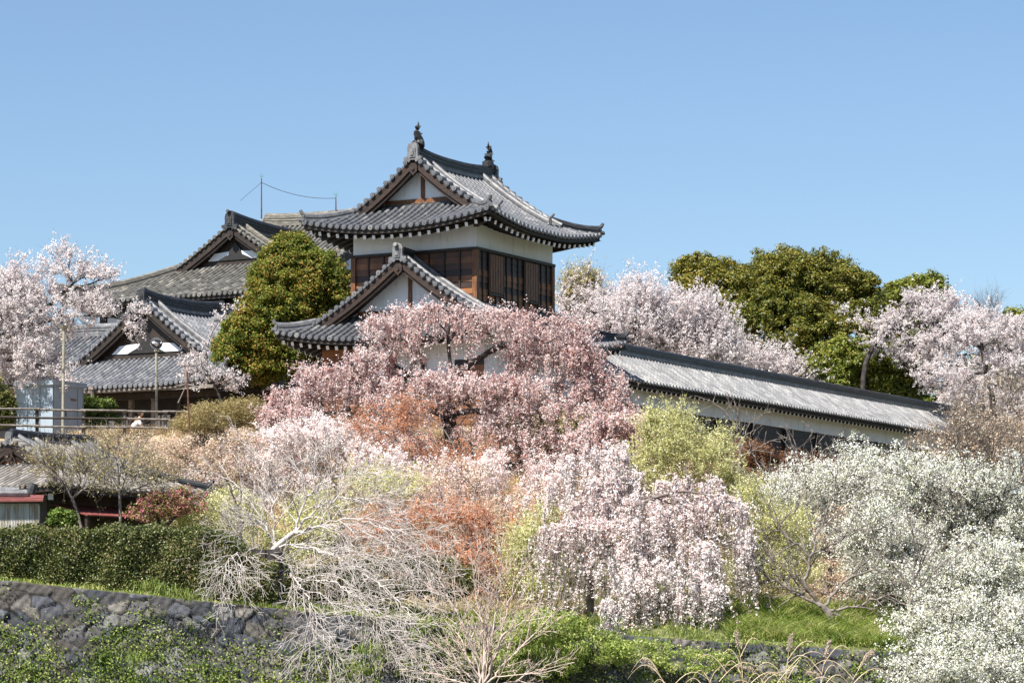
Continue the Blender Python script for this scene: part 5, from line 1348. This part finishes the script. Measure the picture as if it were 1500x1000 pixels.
# white blossom on the right
for tr, E, n, sd, lb, Y in [
    ([(1215,850),(1220,790)], [(1200,725,56,36,2,0,2),(1270,710,60,40,2,0,2),(1150,740,36,34,1.0,0,1.6),(1230,770,70,34,2,0,2),(1300,745,50,40,1.6,0,1.8),(1180,800,50,30,1.2,0,1.5)], 430, 93, 'cream white flowering tree above the spreading bare tree', 106),
    ([(1360,880),(1362,790)], [(1340,715,60,30,2,0,2),(1400,725,60,40,2,0,2),(1380,790,80,44,3,0,2),(1320,800,50,40,1.6,0,1.8),(1440,780,50,40,2,0,2),(1470,740,40,40,1,0,2)], 560, 94, 'tall white flowering tree, widest of the white ones on the right slope', 101),
    ([(1430,1010),(1428,920)], [(1400,860,70,44,3,0,2),(1460,850,50,50,2,0,2),(1420,920,80,44,3,-2,2),(1360,930,46,36,1.6,-2,1.6),(1480,930,40,50,2,-2,1.8),(1390,980,80,26,2.4,-5,1.4),(1460,985,60,24,2,-5,1.4)], 700, 95, 'nearest white flowering tree in the bottom corner, dense snowy blossom', 95),
    ([(1310,960),(1312,900)], [(1300,840,46,34,2,0,1.6),(1335,880,46,36,2,0,1.6),(1290,790,46,34,1.2,0,1.6)], 230, 96, 'slender white flowering tree between bare tree and the dense corner blossom', 98)]:
    make_tree('flowering_tree', lb, 'flowering tree', Y, tr, E, n, WHITEB, sd, BARK, rmin=.011, per=6, spread=.32, size=.028, w=.15, twigs=2400, twl=.9, node_leaf=24, clus=8, twup=.3, trunk_r=.13, crad=.07, twr=.007)

arch_tree('bare_tree', 'brown twiggy tree whose bare limbs stand out among the white blossom at the right border', 99.5,
    [(1400,900),(1402,840),(1410,800)],
    [[(1410,800),(1370,740),(1330,700),(1290,690)],[(1410,800),(1420,720),(1400,650)],[(1410,800),(1460,740),(1490,680)],[(1402,840),(1340,800),(1290,790)],[(1402,840),(1460,820),(1510,800)],[(1410,790),(1440,700),(1450,630)]],
    98, BARK, r0=.11, r1=.045, spacing=(.30,.24,.2), grav=(-.05,0,0), lift=.35, minr=.009, maxlen=(9,2.2,1.1,.5))
arch_tree('bare_tree', 'thin brown bare tree rising in front of the white blossom beside the bright grass', 93.5,
    [(1330,935),(1332,900),(1335,870)],
    [[(1335,870),(1300,820),(1250,790)],[(1335,870),(1340,800),(1320,730)],[(1335,870),(1390,820),(1440,790)],[(1335,880),(1400,870),(1460,880)],[(1335,860),(1370,780),(1385,710)],[(1332,890),(1290,870),(1250,880)]],
    99, BARK_G, r0=.08, r1=.035, spacing=(.26,.2,.17), grav=(-.05,0,0), lift=.35, minr=.0075, maxlen=(9,1.8,.9,.45))
# growth that continues past both sides of the picture
for tr, E, n, lf, sd, lb, Y in [
    ([(1600,960),(1604,880)], [(1590,830,80,50,2,0,2),(1640,770,70,50,2,0,2),(1560,900,60,40,1.4,0,1.6),(1600,720,60,30,1,0,1.6)], 420, WHITEB, 121, 'white flowering tree standing past the right border of the row', 100),
    ([(1760,960),(1764,860)], [(1750,820,80,50,2,0,2),(1800,760,70,50,2,0,2),(1720,760,60,40,1.4,0,1.6)], 320, BROWNB, 122, 'budding tree farthest right on the slope', 106),
    ([(1640,700),(1640,620)], [(1620,600,70,30,2,0,2),(1680,620,60,30,2,0,2)], 260, PALE, 123, 'cherry farthest right on the castle terrace', 165),
    ([(-180,700),(-190,600)], [(-200,520,80,40,2,0,2),(-140,560,60,30,2,0,2),(-250,560,60,36,1,0,2)], 300, PALE, 124, 'cherry farthest left on the castle terrace', 132)]:
    make_tree('flowering_tree', lb, 'flowering tree', Y, tr, E, n, lf, sd, BARK, rmin=.012, per=9, spread=.28, size=.034, w=.15, twigs=1200, twl=.8, node_leaf=14, twup=.3, trunk_r=.14)
for E, nc, lf, sd, lb, Y, b in [
    ([(-130,690,70,26,2),(-220,700,60,26,1),(-60,670,40,20,1)], 260, OLIVE, 125, 'dry olive scrub on the bank past the farmhouse', 113, (-130,720)),
    ([(-180,800,80,30,2),(-90,790,50,24,1)], 200, DARKG, 126, 'dark bush behind the hedge past the shed', 97, (-150,830)),
    ([(1680,720,90,30,2),(1800,740,80,30,2),(1600,690,60,26,1)], 330, BRUSH, 127, 'pale brush on the open slope past the gallery', 130, (1700,760)),
    ([(1700,900,100,30,2),(1560,930,60,24,1),(1820,900,70,30,1)], 300, LIME, 128, 'yellow green scrub low on the slope farthest right', 98, (1700,930))]:
    leaf_mass('shrub', lb, 'shrub', Y, E, nc, 46, lf, sd, size=.045, clump=.4, aspect=.45, base_px=b, twn=80, bark=BARK_G, up=.6)
# yellow-green shrubs and the brush that fills the slope
for E, n, sd, lb, Y, tr in [
    ([(800,650,60,30,3),(770,700,60,22,2),(845,690,44,30,2),(740,670,26,30,1),(870,650,30,30,1.2)], 420, 101, 'pale yellow green shrub under the great weeping cherry', 119.6, [(800,760),(800,690)]),
    ([(990,650,30,44,3),(1030,690,44,34,2),(975,700,34,40,1.4),(1065,735,34,40,1.6),(1095,780,26,34,1.2),(955,640,16,34,.9),(1050,660,24,20,.6),(930,690,30,30,.8)], 480, 102, 'yellow green shrub between the pale weeping cherry and the gallery', 113, [(1015,800),(1012,730)]),
    ([(800,800,40,34,2),(820,850,44,30,2),(780,870,40,26,1.6),(765,820,30,34,1)], 260, 103, 'bright lime shrub left of the pale weeping cherry trunk', 98, [(800,900),(800,860)]),
    ([(1115,790,34,44,2),(1105,850,34,34,2),(1155,850,50,28,1.6),(1095,750,22,34,1),(1160,790,40,30,1),(1080,880,26,20,.8)], 320, 104, 'yellow green shrub behind the spreading bare tree', 99, [(1110,900),(1110,850)]),
    ([(560,720,60,24,2),(500,770,54,26,2),(460,760,44,30,1.4),(600,790,50,24,1.2)], 130, 105, 'mixed green shrub in the tangle of bare silver twigs', 103, [(540,830),(540,790)])]:
    make_tree('shrub', lb, 'shrub', Y, tr, E, n, LIME, sd, TWIG_Y, rmin=.007, per=9, spread=.3, size=.031, aspect=.55, twigs=int(n*4.5), twl=.85, twr=.005, node_leaf=14, twup=1.1, clus=3, crad=.035, along=.3)
for E, nc, sd, lb, Y, b, mt_ in [
    ([(340,750,40,34,2),(300,765,40,24,2),(370,790,40,36,2),(440,790,50,36,1.6),(260,765,30,10,.6)], 330, 106, 'yellow green shrub at the end of the hedge', 98.5, (350,800), LIME),
    ([(300,690,60,24,2),(240,680,40,20,1.4),(350,655,50,20,1.4),(400,690,40,26,1),(280,655,40,14,1),(210,655,30,12,.8)], 330, 112, 'pale straw and pink brush on the dry bank above the azalea', 112.5, (300,720), BRUSH),
    ([(700,770,60,30,2),(760,745,60,24,2),(610,790,60,30,2),(770,800,40,24,1),(720,830,50,20,1),(660,700,60,24,1.4)], 420, 111, 'dusty pink brown undergrowth around the maple trunk', 104, (700,830), BRUSH),
    ([(870,850,60,40,2),(960,850,60,40,2),(1040,850,40,40,1.4)], 200, 113, 'dim green thicket inside the curtain of the pale weeping cherry', 102.5, (930,900), DARKG),
    ([(1210,850,60,30,2),(1280,850,50,40,2),(1340,860,50,40,1.4),(1250,780,60,40,1),(1400,900,60,40,1)], 330, 114, 'shadowy brush below the white flowering trees', 103, (1250,900), BRUSH)]:
    leaf_mass('shrub', lb, 'shrub', Y, E, nc, 52, mt_, sd, size=.037, clump=.36, aspect=.45, base_px=b, twn=120, bark=BARK_G, up=.6)
leaf_mass('shrub', 'reddish azalea with magenta flowers behind the hedge', 'shrub', 97.5, [(240,742,36,16,3),(275,735,30,18,2),(210,752,22,12,1)], 120, 50, AZAL, 107, size=.038, clump=.26, base_px=(240,775), twn=60)
leaf_mass('shrub', 'small round bright green shrub in front of the red farmhouse eave', 'shrub', 95, [(91,760,18,12,3)], 60, 70, PINE, 108, size=.045, clump=.16, base_px=(91,775))
leaf_mass('shrub', 'brown green thicket filling the slope behind the budding tree at the right border', 'shrub', 150, [(1480,665,70,50,2),(1410,690,60,36,1.4),(1540,640,50,60,1)], 420, 50, BRUSH, 117, size=.06, clump=.5, base_px=(1470,740), twn=120)
leaf_mass('shrub', 'dark rusty undergrowth under the gallery wall', 'shrub', 129, [(1080,665,50,16,2),(1010,650,36,16,1.4),(1160,680,60,14,2),(1240,690,50,12,1.4)], 200, 60, REDL, 109, size=.05, clump=.4, base_px=(1120,690), twn=80, bark=BARK)
leaf_mass('shrub', 'dark green undergrowth beneath the bare silver tree', 'shrub', 93.5, [(560,850,80,30,3),(480,855,60,26,2),(650,850,50,30,2),(410,850,40,20,1.4)], 380, 56, DARKG, 110, size=.045, clump=.34, base_px=(540,890), twn=100)
for E, nc, sd, lb, Y, b, mt_ in [
    ([(560,975,60,22,1.0),(650,980,50,30,2),(500,990,50,20,1),(640,930,40,22,1.2)], 170, 115, 'leafy creeper hanging over the wall left of the pale bare shrub', 88.9, (560,1000), WEED),
    ([(800,920,60,24,2),(780,970,80,26,2),(860,950,60,24,1.8),(720,960,60,34,1.4),(930,955,60,18,1),(1010,970,60,14,.8)], 420, 116, 'bright green creeper covering the wall right of the pale bare shrub', 89.0, (800,1000), FRESH)]:
    leaf_mass('creeper', lb, 'creeper', Y, E, nc, 60, mt_, sd, size=.04, clump=.26, aspect=.5, base_px=b, up=.6)

# the clipped hedge
def hedge():
    rs = np.random.default_rng(120); base = np.array([-11.0, 90.6, 2.0])
    ob = empty('hedge', base); tag(ob, 'long clipped hedge with sunlit top above the stone wall', 'hedge')
    n = 210000
    X = -24.5+17.6*rs.random(n)
    yc = Yw(X)+2.3
    top = np.interp(X, [-24.5,-17.5,-9.0,-7.2], [3.6,3.38,3.5,2.5]) + .06*np.sin(X*2.1)+.05*np.sin(X*5.3+1)
    bot = Z0(X)+.05
    u = rs.random(n); dep = 1.05
    onface = rs.random(n) < .62
    Yp = np.where(onface, yc-dep+.06*np.sin(X*3+1)+rs.normal(size=n)*.10, yc+(2*rs.random(n)-1)*dep)
    Zp = np.where(onface, bot+(top-bot)*u, top+rs.normal(size=n)*.07+.06*(rs.random(n)<.1))
    bulge = .08*np.sin(X*1.7+Zp*2.2)+.07*np.sin(X*4.1-Zp*3.1)
    Yp = Yp - np.where(onface, bulge, 0) + np.where(onface, .25*(Zp-bot-1)*.3, 0)
    C = np.stack([X, Yp, Zp], 1)
    nd = np.where(onface[:,None], np.array([0,-1,.5]), np.array([0,0,1.]))
    V = quads(C, .031, rs, .6, bias=nd, bamt=.5)
    np_mesh('foliage', V-base, quad_faces(n), HEDGE, ob)
    q = MB()
    for i in range(44):
        x = -24.3+i*.4; y = float(Yw(x))+2.3
        q.tube([np.array([x,y,float(Z0(x))-.1])-base, np.array([x+.05,y,2.9])-base], .04, 5)
        q.box(x-.2-base[0], x+.2-base[0], y-.66-base[1], y+.8-base[1], float(Z0(x))-base[2], 2.95-base[2])
    q.build('stems', BARK, ob)
hedge()

# ------------------------------------------------------------------ ground cover
def blades(name, label, n, region, mat, seed, h=(.15,.4), wd=.02, lean=.5, fn=None):
    rs = np.random.default_rng(seed)
    x0, x1, y0, y1 = region
    X = x0+(x1-x0)*rs.random(n); Y = y0+(y1-y0)*rs.random(n)
    pick = 1.4*np.sin(X*.8+1)*np.sin(Y*.7)+1.0*np.sin(X*2.3+Y*1.1) + rs.normal(size=n) > -1.3
    Y = Yw(X) + .35 + Y
    keep = pick & (fn(X, Y) if fn else True)
    X, Y = X[keep], Y[keep]; m = len(X)
    Z = ground_z(X, Y)-.03
    H = (h[0]+(h[1]-h[0])*rs.random(m)**1.5)*(.75+.35*np.sin(X*3.1+Y*2)*np.sin(X*.9)); a = rs.random(m)*6.283
    d = np.stack([np.cos(a), np.sin(a), np.zeros(m)], 1); l = rs.normal(size=(m,3))*lean*[1,1,0]; B0 = np.stack([X,Y,Z],1)
    up = np.stack([l[:,0]*H, l[:,1]*H, H], 1)
    mid = B0+up*.55 + np.array([0,0,.04]); w_ = wd
    V = np.stack([B0-d*w_, B0+d*w_, mid+d*w_*.8, mid-d*w_*.8, B0+up*[1.3,1.3,.95]+d*.003, B0+up*[1.3,1.3,.95]-d*.003], 1).reshape(-1,3)
    b = (np.arange(m)*6)[:,None]
    Fq = (b[:,:,None]+np.array([[0,1,2,3],[3,2,4,5]])[None]).reshape(-1,4)
    o = np_mesh(name, V, Fq, mat); tag(o, label, name.replace('_',' '), kind='stuff'); return o
blades('grass', 'bright green grass along the top of the stone wall', 95000, (-30,36,0,9), GRASS, 131, (.06,.26), .014, .8)
blades('grass', 'tall bright grass under the flowering trees on the right', 40000, (6.5,13,.5,7), GRASS, 132, (.2,.6), .015, .7)
blades('dry_grass', 'straw coloured dry grass and stubble on the upper bank', 230000, (-40,8,10,38), GRASS_D, 133, (.15,.55), .016, 1.1, fn=lambda X,Y: (hill(X,Y) > 3.2) & (ground_z(X,Y) < 9.1))
blades('grass', 'mixed scrub grass on the middle slope', 90000, (-8,34,6,30), M_leaf('scrub_grass', [(.14,.16,.04),(.36,.32,.14),(.60,.45,.30),(.7,.55,.42)], .35), 134, (.15,.6), .016, 1.0)
blades('fallen_leaves', 'rusty leaf litter on the slope below the gallery', 60000, (4,40,18,80), REDL, 135, (.05,.3), .03, 2.0, fn=lambda X,Y: hill(X,Y) > 4)

def wall_weeds():
    rs = np.random.default_rng(140); C = []
    for k in range(2200):
        X = -24+44*rs.random(); w = (rs.random()**.7)*3.4
        cover = .15+.75*sstep(.7, 2.0, w+.5*math.sin(X*1.1)+.3*math.sin(X*2.7)) if X < -4 else .55
        if rs.random() > cover: continue
        c = np.array([X, float(Yw(X))-.16-w*.33, float(Z0(X))-w]); r = .07+.22*rs.random()
        m = int(30+110*r/.3*rs.random())
        d = rs.normal(size=(m,3))*r*np.array([1.2,.3,1.0]); d[:,1] = -np.abs(d[:,1])
        C.append(c+d)
    C = np.concatenate(C)
    V = quads(C, .036, rs, .6, bias=np.array([[0,-1,.6]]), bamt=.7)
    tag(np_mesh('wall_weeds', V, quad_faces(len(C)), WEED), 'ivy and weeds rooted in the joints of the stone wall', 'weeds', kind='stuff')
wall_weeds()
def tufts(spots, name, label, mat, seed, n=70, L=(.2,.6), wd=.009, spread=.45):
    rs = np.random.default_rng(seed); Vs = []
    for (px, py, Y) in spots:
        b = P(px, py, Y); m = n
        a = rs.random(m)*6.283; out = np.stack([np.cos(a), np.sin(a)*.7-.25, np.zeros(m)], 1)*spread*(.4+rs.random((m,1)))
        Ln = (L[0]+(L[1]-L[0])*rs.random(m))[:,None]
        s0 = b+rs.normal(size=(m,3))*[.25,.1,.06]
        side = np.stack([-np.sin(a), np.cos(a), np.zeros(m)], 1)*wd
        p1 = s0+out*Ln*.5+np.array([0,0,.55])*Ln; p2 = s0+out*Ln*1.3+np.array([0,0,.5])*Ln; p3 = s0+out*Ln*2.1+np.array([0,0,.05])*Ln
        for q0, q1, w0, w1 in ((s0,p1,1,1),(p1,p2,1,.8),(p2,p3,.8,.1)):
            Vs.append(np.stack([q0-side*w0, q0+side*w0, q1+side*w1, q1-side*w1], 1).reshape(-1,3))
    V = np.concatenate(Vs); return tag(np_mesh(name, V, quad_faces(len(V)//4), mat), label, name.replace('_',' '), kind='stuff')
rt = np.random.default_rng(7)
spots = [(215,862,87.6),(245,872,87.5),(280,878,87.7),(200,970,86.2),(530,985,87),(820,925,88.5),(870,915,89),(850,960,88.5),(790,960,88),(1000,930,90.5),(1100,950,91)]
spots += [(float(px), float(950-(Z0(PX(px,88))-w)/87.3*F), float(87.6-.33*w)) for px, w in zip(rt.uniform(0,860,3), rt.uniform(.6,2.6,3))]
tufts(spots, 'grass_tufts', 'long arching green grass tufts on and below the stone wall', WEED, 141)
# reeds
def reed(px, Y, h, lean, label, sd):
    rs = np.random.default_rng(sd); b = P(px, 1040, Y); ob = empty('reed', b)
    tag(ob, label, 'reed', 'dry reeds along the near bank')
    w = MB(); pts = []
    for i in range(9):
        s = i/8; pts.append((lean*s**2.2, .1*s, h*(s if abs(lean) < .8 else math.sin(s*1.9)/math.sin(1.57))))
    w.tube(pts, [.013*(1-.6*i/8) for i in range(9)], 5)
    w.build('stem', REED, ob)
    for k in range(5):
        lf = MB(); s0 = .12+.17*k; a = rs.choice([-1,1])*rs.uniform(.5,1.3); p = np.array([lean*s0**2.2, 0, h*s0])
        q = [p+np.array([a*t, rs.uniform(-.03,.03), .5*math.sin(t*2.9)]) for t in np.linspace(0,1.0,9)]
        lf.tube(q, [.011,.011,.011,.01,.009,.008,.006,.004,.002], 4)
        lf.build('leaf', REED, ob)
    n = 420; tip = np.array(pts[-1]); d = np.array(pts[-1])-np.array(pts[-2]); d /= np.linalg.norm(d)
    C = tip + d*(rs.random((n,1))*.42-.08) + rs.normal(size=(n,3))*.028
    C[0] = tip
    np_mesh('plume', quads(C, .03, rs, .3), quad_faces(n), PLUME, ob)
for a in [(1090,80,1.75,-.15,'reed with upright straw plume nearest the middle of the row'),(1150,80,1.65,.12,'reed with fat upright plume beside the dark wall gap'),(1200,80,1.5,.2,'reed with loose plume near the corner blossom'),
          (1240,80,1.3,.5,'rightmost reed, bent plume'),(1035,80,1.2,.9,'arching reed stem bent to the right, low'),(1110,80.5,1.05,1.3,'long arching reed crossing its neighbours'),(985,80,1.1,-.5,'leftmost reed leaning to the left under the pale blossom')]:
    reed(a[0], a[1], a[2], a[3], a[4], int(a[0]))
# rocks on the middle slope
ROCK = M_surf('pale_rock', [(.20,.18,.16),(.38,.34,.30),(.52,.48,.44)], 2, .9, .8, 8)
def rock(px, py, Y, r, label, sd):
    me = bpy.data.meshes.new('rock'); bm = bmesh.new(); bmesh.ops.create_icosphere(bm, subdivisions=4, radius=r)
    rs = np.random.default_rng(sd); k = rs.normal(size=(9,3)); k /= np.linalg.norm(k, axis=1, keepdims=True)
    for v in bm.verts:
        p = np.array(v.co); n = p/np.linalg.norm(p)
        f = min(1.0, min((.78+.1*math.sin(i*2.1))/max(1e-3, float(n@q)) for i, q in enumerate(k) if float(n@q) > .1) if any(float(n@q) > .1 for q in k) else 1.0)
        v.co = Vector(p*f*np.array([1.25,1,.85]))
    bm.to_mesh(me); bm.free(); me.materials.append(ROCK)
    o = bpy.data.objects.new('rock', me); p = P(px, py, Y); p[2] = float(ground_z(p[0], p[1]))+r*.25; o.location = p; link(o)
    tag(o, label, 'rock', 'boulders on the slope')
for a in [(708,718,111.5,.75,'rounded pale boulder under the maple',1),(733,715,112.5,.7,'grey boulder beside the rounded pale one',2),(690,690,116,.8,'upper pale boulder below the cherry trunk',3),(640,700,115,.8,'boulder left of the cherry trunk',4),(345,690,113,.6,'grey boulder on the dry bank',5),(290,660,118,.5,'small boulder high on the dry bank',6)]:
    rock(*a)
